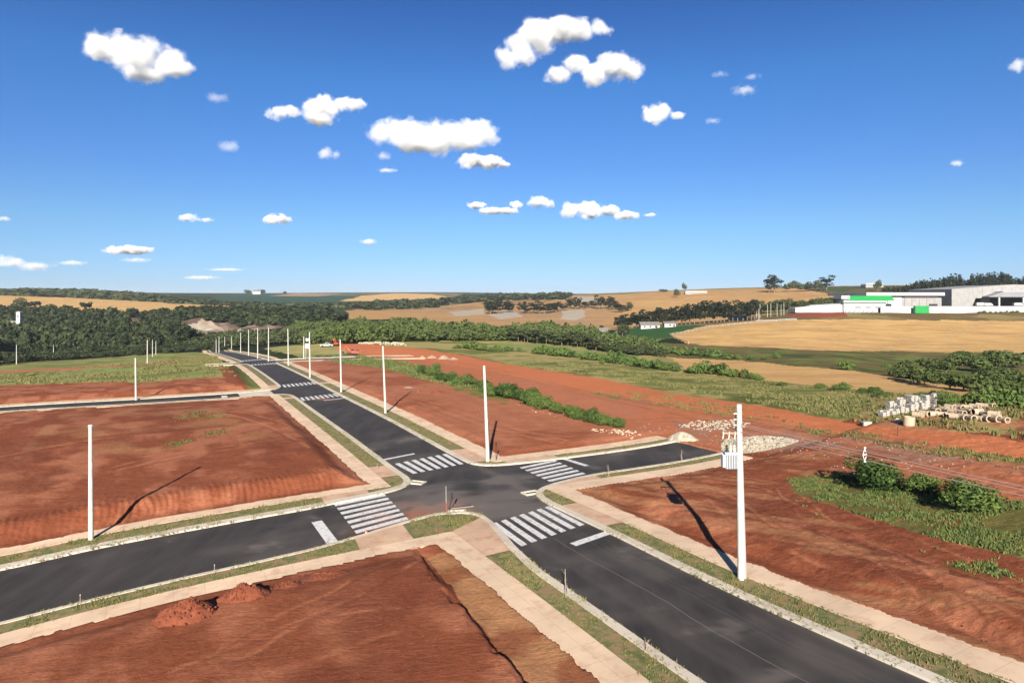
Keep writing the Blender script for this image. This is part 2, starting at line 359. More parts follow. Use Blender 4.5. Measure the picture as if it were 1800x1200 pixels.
# pale and grassy scuffs on the left plot
k=(U>30)&(U<72)&(Vv<-12)&(Vv>-40); g=fbm(x[k],y[k],5,4,81)[:,None]; col[k]=mix(col[k],mix(C['pink'],C['dry'],.4),T3(g,.50,.72)*.38)
paint_uv(-90,-1,2,400,lambda k:mix(soilc(k,'soil','pink','soild',(.5,.7)),mix(C['pink'],C['dry'],.25),T3(fbm(x[k]+y[k],y[k]*.4,1.8,5,83)[:,None],.5,.62)*.6),0)
paint_uv(-1,165,2,34,lambda k:soilc(k,'soil2','pink','soil'),.3)
# ground between plot and dirt road
paint([(620,612),(700,610),(800,624),(900,642),(1060,670),(1200,700),(1330,716),(1500,748),(1650,771),(1990,830),(1990,900),(1800,880),(1600,800),(1400,760),(1280,800),(1200,770),(1100,752),(960,715),(860,690),(735,655),(600,640)],
  lambda k:mix(mix(C['soil2'],C['orange'],.45),C['pink'],T3(f1[k],.42,.62)*.8))
paint([(1040,690),(1160,690),(1330,722),(1480,762),(1600,785),(1990,850),(1990,872),(1800,838),(1640,810),(1560,795),(1470,775),(1340,737),(1200,718),(1050,698)],lambda k:mix(C['pink'],C['grass'],T3(f2[k],.4,.55)*.8))
paint([(1180,740),(1330,745),(1560,790),(1990,870),(1990,890),(1700,842),(1500,800),(1300,790),(1200,770)],lambda k:mix(C['pink'],C['rock'],T3(f2[k],.4,.6)*.5))
paint([(1700,830),(1990,880),(1990,925),(1790,905),(1600,850),(1500,815)],lambda k:mix(C['soil2'],C['orange'],.3))
# dirt road
DR=[(560,600),(640,604),(760,615),(900,641),(1060,666),(1200,694),(1330,711),(1500,743),(1650,766),(1990,818),(1990,862),(1800,818),(1650,794),(1500,768),(1350,738),(1200,714),(1000,680),(860,652),(740,632),(620,622)]
paint(DR,lambda k:mix(C['orange'],C['soil2'],T3(f1[k],.45,.75)*.35))
# wheel and scraper tracks on the plots (pressed, dusty soil)
GZf=GZ.ravel(); out_=sst(0.1,.8,sdc)
def track(pts,wd,c,amt,twin=0,seed=0,dz=-.035):
    P=np.array([at(*p)[:2] for p in pts]); T=[P[0]]
    for i in range(len(P)-1):
        for k in range(1,9):
            t=k/8; a=P[max(i-1,0)];b=P[i];c_=P[i+1];d=P[min(i+2,len(P)-1)]; T.append(.5*(2*b+(c_-a)*t+(2*a-5*b+4*c_-d)*t*t+(3*b-a-3*c_+d)*t**3))
    T=np.array(T); lo=T.min(0)-3;hi=T.max(0)+3; k=np.nonzero((x>lo[0])&(x<hi[0])&(y>lo[1])&(y<hi[1]))[0]; X=x[k];Y=y[k]; D=np.full(len(k),99.); Sg=np.zeros(len(k))
    for i in range(len(T)-1):
        p=T[i];e=T[i+1]-p; t=np.clip(((X-p[0])*e[0]+(Y-p[1])*e[1])/(e@e+1e-9),0,1); dx=X-p[0]-t*e[0];dy=Y-p[1]-t*e[1]; d=np.hypot(dx,dy); m_=d<D; D[m_]=d[m_]
    D=D+(fbm(X,Y,.7,3,seed)-.5)*.25
    w_=np.exp(-((D-twin)/wd)**2)*amt*.75*sst(.3,.6,fbm(X,Y,2.5,3,seed+5)); col[k]=mix(col[k],c,w_[:,None]); GZf[k]+=w_*dz*out_[k]
dust=S(206,134,98,.72); dk=S(118,62,42,.55)
for i,(pts,wd,tw) in enumerate([([(420,1160),(520,1100),(600,1065),(690,1010),(740,985)],.16,.9),([(520,1110),(620,1095),(700,1085)],.10,.0),([(300,1200),(430,1150),(520,1110),(640,1060)],.14,0),([(740,1080),(800,1070),(860,1060)],.12,0),([(560,1180),(700,1130),(820,1110),(900,1120)],.16,0),
   ([(1150,860),(1250,880),(1330,940),(1450,990),(1600,1040),(1790,1130)],.2,1.1),([(1200,850),(1330,860),(1430,900),(1560,960),(1790,1060)],.16,1.0),([(1330,830),(1420,800),(1500,830),(1560,870)],.2,1.0),([(1500,960),(1600,1010),(1700,1070),(1800,1160)],.25,0),([(1380,870),(1450,940),(1560,1000),(1700,1100)],.15,.8),
   ([(0,820),(150,790),(300,775),(450,760)],.3,0),([(0,775),(130,763),(230,757)],.15,0),([(100,870),(300,820),(500,790)],.25,1.),([(200,720),(420,740),(560,800)],.3,1.1),
   ([(620,700),(720,705),(840,745),(980,780)],.25,1.),([(600,670),(700,690),(800,700)],.3,0),([(760,780),(880,760),(1000,770)],.2,.9),([(1080,740),(1200,735),(1400,760),(1600,800),(1800,850)],.4,1.2),([(560,612),(760,628),(960,670),(1300,740),(1600,800)],.35,1.3)]):
    track(pts,wd,dust,.75,tw,i*7); track([(a,b+3) for a,b in pts],wd*.8,dk,.45,tw,i*7+3,.03)
# paler sandy strip between the pavement and the little scarp
k=(U<-13)&(Vv<-8.4)&(Vv>-9.8-.075*(-12-U))&(rad<90); col[k]=mix(col[k],mix(C['pink'],C['dry'],.35),(.25+.5*T3(f2[k]))*1.)
# weeds in plots
paint([(735,640),(640,628),(560,632),(600,640),(680,650),(735,668),(860,696),(830,672)],lambda k:mix(C['grass'],C['soil2'],T3(f2[k],.45,.6)*.7))
paint([(800,668),(850,690),(900,705),(890,715),(800,690)],lambda k:mix(C['grass'],C['pink'],T3(f2[k],.5,.6)*.6))
SEW=[(1385,852),(1480,845),(1560,862),(1650,876),(1820,900),(1990,930),(1990,1040),(1800,1005),(1740,985),(1650,965),(1560,935),(1470,905),(1400,880)]
paint(SEW,lambda k:mix(mix(C['grass'],C['brown'],.5),C['soil'],T3(f2[k],.40,.54)*.9))
paint([(1655,1010),(1740,1005),(1790,1040),(1720,1045),(1660,1030)],lambda k:mix(C['grassd'],C['soil'],T3(f2[k],.46,.58)*.85))
paint([(1560,690),(1700,700),(1800,745),(1790,775),(1560,765),(1500,735)],lambda k:mix(C['dry'],C['pink'],T3(f2[k],.4,.6)*.8),amt=.8)
# forest floors
paint([(-120,655),(0,640),(100,631),(200,626),(290,619),(400,614),(500,604),(560,603),(560,585),(480,556),(0,552),(-120,556)],C['forest'])
paint([(480,606),(640,603),(780,598),(900,597),(1000,604),(1060,613),(1160,623),(1110,602),(1040,585),(900,578),(740,566),(600,564),(480,570)],C['forest'])
# quarry
k=(np.abs(x+330)<150)&(np.abs(y-600)<75); q=np.exp(-(((x[k]+330)/130)**2+((y[k]-600)/60)**2)**2)[:,None]
col[k]=mix(col[k],mix(C['rock'],C['rockd'],T3(fbm(x[k],y[k],18,4,91)[:,None])),sst(.1,.3,q))
paint([(325,560),(360,558),(430,572),(500,590),(480,600),(400,596),(330,592),(335,580)],lambda k:mix(C['pale'],C['rock'],T3(ff[k])))
# fine colour life
col*= (1+(f2-.5)*.28*np.exp(-rad/150)[:,None]+(f1-.5)*.18)
def gsh(nt,b,g):
    a=nt.nodes.new('ShaderNodeAttribute'); a.attribute_name='Col'
    n=nt.nodes.new('ShaderNodeTexNoise'); n.inputs['Scale'].default_value=3.6; n.inputs['Detail'].default_value=8; n.inputs['Roughness'].default_value=.7
    nt.links.new(g.outputs['Position'],n.inputs['Vector'])
    r=nt.nodes.new('ShaderNodeMapRange'); r.inputs[1].default_value=.3; r.inputs[2].default_value=.7; r.inputs[3].default_value=.60; r.inputs[4].default_value=1.38
    n9=nt.nodes.new('ShaderNodeTexNoise'); n9.inputs['Scale'].default_value=.9; n9.inputs['Detail'].default_value=9; n9.inputs['Roughness'].default_value=.78; n9.inputs['Distortion'].default_value=1.2
    mp=nt.nodes.new('ShaderNodeMapping'); mp.inputs['Rotation'].default_value=(0,0,R(-20)); mp.inputs['Scale'].default_value=(.45,2.2,1); nt.links.new(g.outputs['Position'],mp.inputs['Vector']); nt.links.new(mp.outputs[0],n9.inputs['Vector'])
    av=nt.nodes.new('ShaderNodeMix'); av.data_type='FLOAT'; av.inputs[0].default_value=.5; nt.links.new(n.outputs[0],av.inputs[2]); nt.links.new(n9.outputs[0],av.inputs[3])
    nt.links.new(av.outputs[0],r.inputs[0]); h=nt.nodes.new('ShaderNodeHueSaturation'); nt.links.new(r.outputs[0],h.inputs['Value']); nt.links.new(a.outputs['Color'],h.inputs['Color']); nt.links.new(h.outputs[0],b.inputs['Base Color'])
    k=nt.nodes.new('ShaderNodeBump'); k.inputs['Strength'].default_value=.8; k.inputs['Distance'].default_value=.2; nt.links.new(av.outputs[0],k.inputs['Height']); nt.links.new(k.outputs[0],b.inputs['Normal'])
    b.inputs['Specular IOR Level'].default_value=.05
M_ground=mat('earth',gsh,rough=.97)
idx=np.arange(nA*nR).reshape(nA,nR)
Fg=np.c_[idx[:-1,:-1].ravel(),idx[:-1,1:].ravel(),idx[1:,1:].ravel(),idx[1:,:-1].ravel()][:, ::-1]
ground=mesh('ground',np.c_[x,y,GZ.ravel()],Fg.copy(),M_ground,cols=col,smooth=True)
tag(ground,'rolling land of bare red plots, meadows and harvested tan fields','ground',kind='structure')
def gz(px_,py_): return float(land(np.array([px_]),np.array([py_]))[0])
def atL(px,py,dmax=3000):
    p=at(px,py,dmax=dmax); return np.array([p[0],p[1],gz(p[0],p[1])])
# ------------------------------------------------ roads, kerbs, verges, pavements
def rib(name,A,B,za,zb,m,nx=2,parent=None,skirt=None):
    """ribbon between plan curves A and B (u,v), draped on the land"""
    A=np.array(A,float);B=np.array(B,float); n=len(A); V=[];
    for k in range(nx+1):
        t=k/nx; P=A*(1-t)+B*t; X,Y=xy2(P[:,0],P[:,1]); V.append(np.c_[X,Y,base(X,Y)+za*(1-t)+zb*t])
    if skirt:
        X,Y=xy2(A[:,0],A[:,1]); V.insert(0,np.c_[X,Y,base(X,Y)+skirt])
        X,Y=xy2(B[:,0],B[:,1]); V.append(np.c_[X,Y,base(X,Y)+skirt])
    V=np.concatenate(V); rows=len(V)//n; F=[]
    for k in range(rows-1):
        i=np.arange(n-1)+k*n; F.append(np.c_[i,i+1,i+1+n,i+n])
    return V,np.concatenate(F)
def orient(V,F):
    a=V[F[:,0]];b=V[F[:,1]];c=V[F[:,2]]; d=V[F[:,3]]; n=np.cross(c-a,d-b)[:,2]
    F=F.copy(); k=n<0; F[k]=F[k][:,::-1]; return F
class NB:
    def __init__(s): s.V=[];s.F=[];s.n=0
    def add(s,V,F,o=True):
        V=np.asarray(V,float);F=np.asarray(F)
        s.V.append(V); s.F.append((orient(V,F) if o else F)+s.n); s.n+=len(V)
    def build(s,name,m,parent=None,smooth=False): return mesh(name,np.concatenate(s.V),np.concatenate(s.F),m,parent,smooth=smooth)
def asph(nt,b,g):
    n=nt.nodes.new('ShaderNodeTexNoise'); n.inputs['Scale'].default_value=.35; n.inputs['Detail'].default_value=7; n.inputs['Roughness'].default_value=.62
    mp=nt.nodes.new('ShaderNodeMapping'); mp.inputs['Rotation'].default_value=(0,0,R(-26.4)); mp.inputs['Scale'].default_value=(1.6,.35,1)
    nt.links.new(g.outputs['Position'],mp.inputs['Vector']); nt.links.new(mp.outputs[0],n.inputs['Vector'])
    r=nt.nodes.new('ShaderNodeValToRGB'); e=r.color_ramp.elements; e[0].position=.3; e[0].color=(.024,.0205,.019,1); e[1].position=.72; e[1].color=(.058,.049,.044,1)
    nt.links.new(n.outputs[0],r.inputs[0])
    # red earth carried over the junction, with ragged edges
    at_=nt.nodes.new('ShaderNodeAttribute'); at_.attribute_name='Col'
    m=nt.nodes.new('ShaderNodeMix'); m.data_type='RGBA'; sp=nt.nodes.new('ShaderNodeSeparateColor'); nt.links.new(at_.outputs['Color'],sp.inputs[0]); nt.links.new(sp.outputs[0],m.inputs[0])
    nt.links.new(r.outputs[0],m.inputs[6]); m.inputs[7].default_value=(.33,.13,.075,1)
    m2=nt.nodes.new('ShaderNodeMix'); m2.data_type='RGBA'; nt.links.new(sp.outputs[1],m2.inputs[0]); nt.links.new(m.outputs[2],m2.inputs[6]); m2.inputs[7].default_value=(.17,.145,.125,1)
    # paving seams and wheel lines running along the main road
    N=nt.nodes.new;K=nt.links.new; last=m2.outputs[2]
    dv=N('ShaderNodeVectorMath'); dv.operation='DOT_PRODUCT'; dv.inputs[1].default_value=(EB[0],EB[1],0); K(g.outputs['Position'],dv.inputs[0])
    du=N('ShaderNodeVectorMath'); du.operation='DOT_PRODUCT'; du.inputs[1].default_value=(EA[0],EA[1],0); K(g.outputs['Position'],du.inputs[0])
    wb=N('ShaderNodeTexNoise'); wb.inputs['Scale'].default_value=.13; wb.inputs['Detail'].default_value=3; K(g.outputs['Position'],wb.inputs['Vector'])
    gate=N('ShaderNodeMath'); gate.operation='LESS_THAN'; gate.inputs[1].default_value=OX*EA[0]+OY*EA[1]-14.5; K(du.outputs['Value'],gate.inputs[0])
    v0=OX*EB[0]+OY*EB[1]
    for off_,wd_,am_,c_ in ((-1.15,.028,.8,(.17,.14,.125)),(.55,.05,.35,(.10,.075,.07)),(.95,.02,.3,(.16,.13,.12)),(-2.9,.25,.22,(.085,.07,.065)),(1.9,.3,.3,(.022,.018,.018)),(-.2,.35,.22,(.02,.017,.017))):
        s_=N('ShaderNodeMath'); s_.operation='MULTIPLY_ADD'; s_.inputs[1].default_value=1.1; s_.inputs[2].default_value=-.55-v0-off_; K(wb.outputs[0],s_.inputs[0])
        a_=N('ShaderNodeMath'); a_.operation='ADD'; K(dv.outputs['Value'],a_.inputs[0]); K(s_.outputs[0],a_.inputs[1])
        ab=N('ShaderNodeMath'); ab.operation='ABSOLUTE'; K(a_.outputs[0],ab.inputs[0])
        r_=N('ShaderNodeMapRange'); r_.interpolation_type='SMOOTHSTEP'; r_.inputs[1].default_value=wd_*.4; r_.inputs[2].default_value=wd_*1.4; r_.inputs[3].default_value=am_; r_.inputs[4].default_value=0; K(ab.outputs[0],r_.inputs[0])
        gm=N('ShaderNodeMath'); gm.operation='MULTIPLY'; K(r_.outputs[0],gm.inputs[0]); K(gate.outputs[0],gm.inputs[1])
        mm_=N('ShaderNodeMix'); mm_.data_type='RGBA'; K(gm.outputs[0],mm_.inputs[0]); K(last,mm_.inputs[6]); mm_.inputs[7].default_value=(*c_,1); last=mm_.outputs[2]
    nt.links.new(last,b.inputs['Base Color'])
    f=nt.nodes.new('ShaderNodeTexNoise'); f.inputs['Scale'].default_value=40; nt.links.new(g.outputs['Position'],f.inputs['Vector'])
    k=nt.nodes.new('ShaderNodeBump'); k.inputs['Strength'].default_value=.5; k.inputs['Distance'].default_value=.02; nt.links.new(f.outputs[0],k.inputs['Height']); nt.links.new(k.outputs[0],b.inputs['Normal'])
    b.inputs['Specular IOR Level'].default_value=.3
M_asph=mat('asphalt',asph,rough=.85)

def dusty(col_,amt,joint=1.6):
    def fn(nt,b,g):
        N=nt.nodes.new; K=nt.links.new
        n=N('ShaderNodeTexNoise'); n.inputs['Scale'].default_value=.9; n.inputs['Detail'].default_value=8; n.inputs['Roughness'].default_value=.68; K(g.outputs['Position'],n.inputs['Vector'])
        r=N('ShaderNodeMapRange'); r.inputs[1].default_value=.50; r.inputs[2].default_value=.74; r.inputs[4].default_value=amt; K(n.outputs[0],r.inputs[0])
        n2=N('ShaderNodeTexNoise'); n2.inputs['Scale'].default_value=.35; n2.inputs['Detail'].default_value=3; K(g.outputs['Position'],n2.inputs['Vector'])
        h=N('ShaderNodeHueSaturation'); h.inputs['Color'].default_value=(*col_,1); q=N('ShaderNodeMapRange'); q.inputs[1].default_value=.3; q.inputs[2].default_value=.7; q.inputs[3].default_value=.86; q.inputs[4].default_value=1.1; K(n2.outputs[0],q.inputs[0]); K(q.outputs[0],h.inputs['Value'])
        m=N('ShaderNodeMix'); m.data_type='RGBA'; K(r.outputs[0],m.inputs[0]); K(h.outputs[0],m.inputs[6]); m.inputs[7].default_value=(.34,.15,.085,1)
        # expansion joints across the two street directions
        last=m.outputs[2]
        for e in (EA,EB):
            d=N('ShaderNodeVectorMath'); d.operation='DOT_PRODUCT'; d.inputs[1].default_value=(e[0],e[1],0); K(g.outputs['Position'],d.inputs[0])
            w=N('ShaderNodeMath'); w.operation='PINGPONG'; w.inputs[1].default_value=joint/2*(1 if e is EA else 1.07); K(d.outputs['Value'],w.inputs[0])
            l=N('ShaderNodeMath'); l.operation='LESS_THAN'; l.inputs[1].default_value=.012; K(w.outputs[0],l.inputs[0])
            k=N('ShaderNodeMath'); k.operation='MULTIPLY'; k.inputs[1].default_value=.35; K(l.outputs[0],k.inputs[0])
            m3=N('ShaderNodeMix'); m3.data_type='RGBA'; K(k.outputs[0],m3.inputs[0]); K(last,m3.inputs[6]); m3.inputs[7].default_value=(.10,.06,.04,1); last=m3.outputs[2]
        K(last,b.inputs['Base Color'])
    return fn
M_kerb=mat('kerb_concrete',dusty(S(214,202,182,.84),.3,1.0),rough=.9)
M_side=mat('pavement_concrete',dusty(S(230,200,168,.84),.55),rough=.9)
M_pad=mat('ramp_concrete',dusty(S(224,186,154,.74),.8),rough=.9)
def worn(nt,b,g):
    N=nt.nodes.new;K=nt.links.new; n=N('ShaderNodeTexNoise'); n.inputs['Scale'].default_value=3.5; n.inputs['Detail'].default_value=9; n.inputs['Roughness'].default_value=.75; K(g.outputs['Position'],n.inputs['Vector'])
    r=N('ShaderNodeValToRGB'); e=r.color_ramp.elements; e[0].position=.36; e[0].color=(.16,.13,.12,1); e[1].position=.52; e[1].color=(.64,.63,.61,1); k=e.new(.43); k.color=(.52,.48,.45,1); K(n.outputs[0],r.inputs[0]); K(r.outputs[0],b.inputs['Base Color'])
M_paint=mat('road_paint',worn,rough=.7)
def turf(nt,b,g):
    N=nt.nodes.new;K=nt.links.new; n=N('ShaderNodeTexNoise'); n.inputs['Scale'].default_value=1.3; n.inputs['Detail'].default_value=9; n.inputs['Roughness'].default_value=.72; K(g.outputs['Position'],n.inputs['Vector'])
    r=N('ShaderNodeValToRGB'); e=r.color_ramp.elements; e[0].position=.36; e[0].color=(.30,.15,.08,1); e[1].position=.66; e[1].color=(.075,.095,.028,1)
    for p_,c_ in ((.43,(.26,.18,.09)),(.49,(.19,.165,.07)),(.57,(.12,.13,.042))): q=e.new(p_); q.color=(*c_,1)
    K(n.outputs[0],r.inputs[0]); K(r.outputs[0],b.inputs['Base Color']); k=N('ShaderNodeBump'); k.inputs['Strength'].default_value=.8; k.inputs['Distance'].default_value=.06; K(n.outputs[0],k.inputs['Height']); K(k.outputs[0],b.inputs['Normal'])
M_verge=mat('verge_turf',turf)
def grid_uv(u0,u1,v0,v1,du,dv):
    uu=np.linspace(u0,u1,max(2,int((u1-u0)/du)+1)); vv=np.linspace(v0,v1,max(2,int((v1-v0)/dv)+1)); UU,VV=np.meshgrid(uu,vv,indexing='ij')
    X,Y=xy2(UU.ravel(),VV.ravel()); n,m=UU.shape; i=np.arange(n*m).reshape(n,m)
    return np.c_[X,Y,base(X,Y)+.002],np.c_[i[:-1,:-1].ravel(),i[1:,:-1].ravel(),i[1:,1:].ravel(),i[:-1,1:].ravel()]
road=NB()
road.add(*grid_uv(-88,30,VL-.6,VR+.6,.35,.35)); road.add(*grid_uv(30,415,VL-.6,VR+.6,1.5,1.4))
road.add(*grid_uv(-8.3,9,-25,VL-.6,.35,.35)); road.add(*grid_uv(-8.3,3.4,-120,-25,1,1)); road.add(*grid_uv(-5,8.5,VR+.6,13,.35,.35)); road.add(*grid_uv(-1.6,7.8,13,27.7,.8,.8))
road.add(*grid_uv(79,87,-170,VL-.6,1.5,1.4)); road.add(*grid_uv(163,172,-15.5,VL-.6,1.5,1.4)); road.add(*grid_uv(163,172,VR+.6,30,1.5,1.4))
Vr=np.concatenate(road.V); ru,rv=uv2(Vr[:,0],Vr[:,1])
nz=fbm(ru,rv,1.6,4,3); nz2=fbm(ru,rv*.5,3.,4,4)
red=np.exp(-(((ru+3.6+(rv+6)*.1)/2.2)**2+((rv+6.5)/3.2)**2))*sst(.3,.55,nz)*2.2
red+=np.exp(-(((ru-67)/3)**2+((rv+1)/1.6)**2))*.9*sst(.4,.6,nz)+np.exp(-(((ru+5.4)/.9)**2+((rv+8.8)/3)**2))*.9
jn=np.exp(-((ru+1)/8)**2-((rv+1)/6)**2)*.8*sst(.3,.6,nz2)
tr=0
for c,wd,am in ((-2.6,.5,.10),):
    tr=tr+am*np.exp(-((rv-c-.12*np.sin(ru*.21)-.1*np.sin(ru*.53))/wd)**2)*(ru<-11)*(ru>-90)
tr=tr+.25*np.exp(-((np.abs(rv-VR)-.2)/.35)**2)+.2*np.exp(-((np.abs(rv-VL)-.1)/.35)**2)*nz
rc=np.zeros((len(Vr),3)); red=red+.9*np.exp(-(((ru-(-6.2))/.7)**2))*((rv<-5)&(rv>-12))*sst(.3,.5,nz); rc[:,0]=np.clip(red,0,.85); rc[:,1]=np.clip(jn+tr+(.08+.14*(ru<30))*sst(.45,.75,nz2)+.35*sst(.62,.72,nz)*sst(.4,.6,nz2)*(ru<30),0,.6)
ro=mesh('road',Vr,np.concatenate(road.F),M_asph,cols=rc,smooth=True); tag(ro,'dark asphalt streets meeting at the marked crossroads','road',kind='structure')
# ---- blocks: kerb path, leg levels and offsets
def fil(p0,c,p1,r,n=7):
    """L path p0 > corner c > p1 rounded with radius r"""
    p0,c,p1=map(np.array,(p0,c,p1)); a=(p0-c)/np.linalg.norm(p0-c); b=(p1-c)/np.linalg.norm(p1-c); o=c+(a+b)*r
    t=np.linspace(0,math.pi/2,n); return [tuple(o-b*r*math.cos(k)-a*r*math.sin(k)) for k in t]
def dens(P,near=.5):
    out=[]
    for i in range(len(P)-1):
        a,b=np.array(P[i],float),np.array(P[i+1],float); L=np.linalg.norm(b-a); x_,y_=xy2(*((a+b)/2)); s=near if math.hypot(x_,y_)<100 else 3
        n=max(1,int(L/s)); out+=[tuple(a+(b-a)*k/n) for k in range(n)]
    return np.array(out+[P[-1]],float)
def off(P,d):
    T=np.gradient(P,axis=0); T/=np.linalg.norm(T,axis=1)[:,None]+1e-9
    return P+np.c_[-T[:,1],T[:,0]]*np.asarray(d).reshape(-1,1)
kerbs=NB();walks=NB();pads=NB();verges=NB(); VERG=[]
def block(path,rect,lo,hi,vo,sgn,padz=(),smooth_=3):
    """rect=(u0,u1,vin); lo/hi/vo = offsets (kerb,verge,walk) for the low-u, high-u and main road legs"""
    P=dens(path)
    for _ in range(smooth_): Q=P.copy(); Q[1:-1]=(P[:-2]+2*P[1:-1]+P[2:])/4; P=Q
    u0,u1,v0=rect; du0=P[:,0]-u0; du1=u1-P[:,0]; dv=np.abs(P[:,1]-v0)
    # weights tell which leg a point is on
    side=np.sign(P[-1,1]-v0) if abs(P[-1,1]-v0)>abs(P[0,1]-v0) else np.sign(P[0,1]-v0)
    wv=np.exp(-dv/1.5); w0=np.exp(-np.abs(du0)/1.5); w1=np.exp(-np.abs(du1)/1.5); W=wv+w0+w1+1e-6
    K=[P]
    d1=(wv*vo[0]+w0*lo[0]+w1*hi[0])/W; K.append(off(P,d1*sgn))
    for j in (1,2):
        d=(wv*vo[j]+w0*lo[j]+w1*hi[j])/W; Q=off(P,d*sgn)
        Q[:,0]=np.clip(Q[:,0],u0+lo[j],u1-hi[j]); 
        if side<0: Q[:,1]=np.minimum(Q[:,1],v0-vo[j])
        else: Q[:,1]=np.maximum(Q[:,1],v0+vo[j])
        K.append(Q)
    kerbs.add(*rib('',K[0],K[1],.13,.13,None,1,skirt=-.06))
    X,F=rib('',K[1],K[2],.09,.10,None,4); 
    walks.add(*rib('',K[2],K[3],.125,.125,None,3,skirt=-.2))
    n=len(P); mid=(K[1]+K[2])/2; kp=np.zeros(n,bool)
    for a,b,c,e in padz: kp|=(mid[:,0]>a)&(mid[:,0]<b)&(mid[:,1]>c)&(mid[:,1]<e)
    segs=np.tile(kp[:-1]&kp[1:],4)
    V1=X.copy(); V1[:,2]+=.03
    if segs.any(): pads.add(V1,F[segs])
    if (~segs).any(): verges.add(X,F[~segs]); VERG.append((K[1],K[2],kp))
# plots around the crossroads (north-west, north-east, south-east, south-west in plan)
NWK=[(3.0,-120),(3.0,-26),(3.1,-15),(3.6,-11.5),(4.0,-8.5),(4.5,-6.6),(5.4,-5.5),(7.2,-5.2),(10,-5.25),(13,-5.3)]
c1=fil((60,-5.3),(79.4,-5.3),(79.4,-30),4)
block(NWK+[(74,-5.3)]+c1+[(79.4,-170)],(3.0,79.4,-5.3),(.95,2.0,3.7),(.4,.9,2.0),(.6,1.7,3.5),1,[(2.6,20,-13.4,-8.9),(8.2,14.0,-9,-4),(68,73.5,-9,-4)])
NEK=[(7.4,27.6),(7.4,12),(7.5,8),(7.8,5.6),(8.3,4.1),(9.3,3.3),(11,3.2),(15,3.1)]
c2=fil((150,3.1),(163,3.1),(163,30),4)
block(NEK+[(150,3.1)]+c2+[(163,50)],(7.4,163,3.1),(.55,1.35,3.2),(.5,1.5,3),(.6,1.9,4.0),-1,[(6,9.8,5.6,12),(9.6,16.5,0,9),(67,72,0,9),(89,95,0,9)])
SEK=[(-1.0,27.6),(-1.0,12),(-1.4,9),(-2.2,6.2),(-3.1,4.4),(-4.4,3.4),(-6.6,3.1),(-10,3.1),(-88,3.1)]
block(SEK,(-400,-1.0,3.1),(.5,1.5,3),(.5,1.4,3.7),(.6,1.55,3.4),1,[(-7,0,6.2,11.4),(-14.8,-8.2,0,9)])
SWK=[(-7.9,-120),(-7.9,-20),(-7.6,-16),(-6.9,-13),(-6.1,-10.3),(-5.4,-8),(-5.1,-5.8),(-5.7,-4.3),(-6.8,-3.55),(-8.6,-3.65),(-11,-4.05),(-14.5,-4.75),(-19,-5.3),(-88,-5.3)]
block(SWK,(-400,-7.9,-5.3),(.5,1.5,3),(.35,1.45,3.3),(.55,1.35,3.2),-1,[(-12,-5,-13.6,-9.3),(-15.2,-8.3,-8,-3)])
c3=fil((86.7,-30),(86.7,-5.3),(110,-5.3),4); c4=fil((140,-5.3),(163,-5.3),(163,-14),4)
block([(86.7,-170)]+c3+[(140,-5.3)]+c4+[(163,-16)],(86.7,163,-5.3),(.5,.9,2.6),(.35,.5,1.2),(.6,1.7,3.6),1,[(86,96,-9,-4)])
c5=fil((172,-14),(172,-5.3),(200,-5.3),4); block([(172,-16)]+c5+[(410,-5.3)],(172,900,-5.3),(.35,.5,1.0),(.6,1.2,2.4),(.6,1.5,3.6),1)
c6=fil((172,30),(172,3.1),(200,3.1),4); block([(172,50)]+c6+[(410,3.1)],(172,900,3.1),(.6,1.5,4.0),(.6,1.5,4.0),(.6,1.6,3.6),-1)
tag(kerbs.build('kerb',M_kerb),'pale concrete kerb edging the asphalt streets','kerb',kind='structure')
tag(walks.build('sidewalk',M_side),'cream concrete pavements round the bare plots','pavement',kind='structure')
tag(pads.build('ramp_paving',M_pad),'pinkish concrete ramps at the zebra crossings','paving',kind='structure')
tag(verges.build('grass_verge',M_verge),'narrow turf verges between kerb and pavement','verge',kind='structure')
# ---- painted markings
def quad_on(nb,q,n=4,z=.006):
    q=np.array(q,float); V=[]; 
    for i in range(n+1):
        for j in range(3):
            s,t=i/n,j/2; p=(q[0]*(1-s)+q[1]*s)*(1-t)+(q[3]*(1-s)+q[2]*s)*t; X,Y=xy2(*p); V.append((X,Y,float(base(X,Y))+z))
    F=[(i*3+j,i*3+j+1,i*3+j+4,i*3+j+3) for i in range(n) for j in range(2)]
    nb.add(np.array(V),np.array(F))
def crossing(q,n,lab,duty=.55):
    """q: start edge a0-a1 (stripe length) to end edge b0-b1"""
    a0,a1,b1,b0=map(np.array,q); nb=NB()
    for k in range(n):
        t0=k/(n-1+duty); t1=(k+duty)/(n-1+duty)
        quad_on(nb,[a0+(b0-a0)*t0,a1+(b1-a1)*t0,a1+(b1-a1)*t1,a0+(b0-a0)*t1])
    tag(nb.build('crosswalk',M_paint),lab,'crossing','zebra crossings',kind='structure')
crossing([(-9.1,-3.45),(-14.6,-3.75),(-13.1,2.2),(-7.5,2.4)],7,'white zebra crossing nearest the camera on the main road')
crossing([(13.5,-4.1),(8.6,-3.7),(10.0,2.2),(15.3,2.3)],7,'white zebra crossing just beyond the crossroads on the main road')
crossing([(2.6,-12.6),(3.2,-8.1),(-4.6,-8.4),(-5.7,-12.7)],7,'white zebra crossing across the left arm of the crossroads')
crossing([(5.8,6.5),(6.9,11.2),(-1.0,10.7),(-1.9,6.3)],7,'white zebra crossing across the right arm of the crossroads')
for a,b,l in ((67.6,72.0,'fourth zebra crossing up the main road, before the left side street'),(89.6,94.2,'zebra crossing just past the left side street'),(153,158.5,'small distant zebra crossing before the far junction'),(180,187,'farthest zebra crossing past the far junction')):
    crossing([(a,-4.4),(b,-4.2),(b+1.6,2.3),(a+1.6,2.3)],8,l)
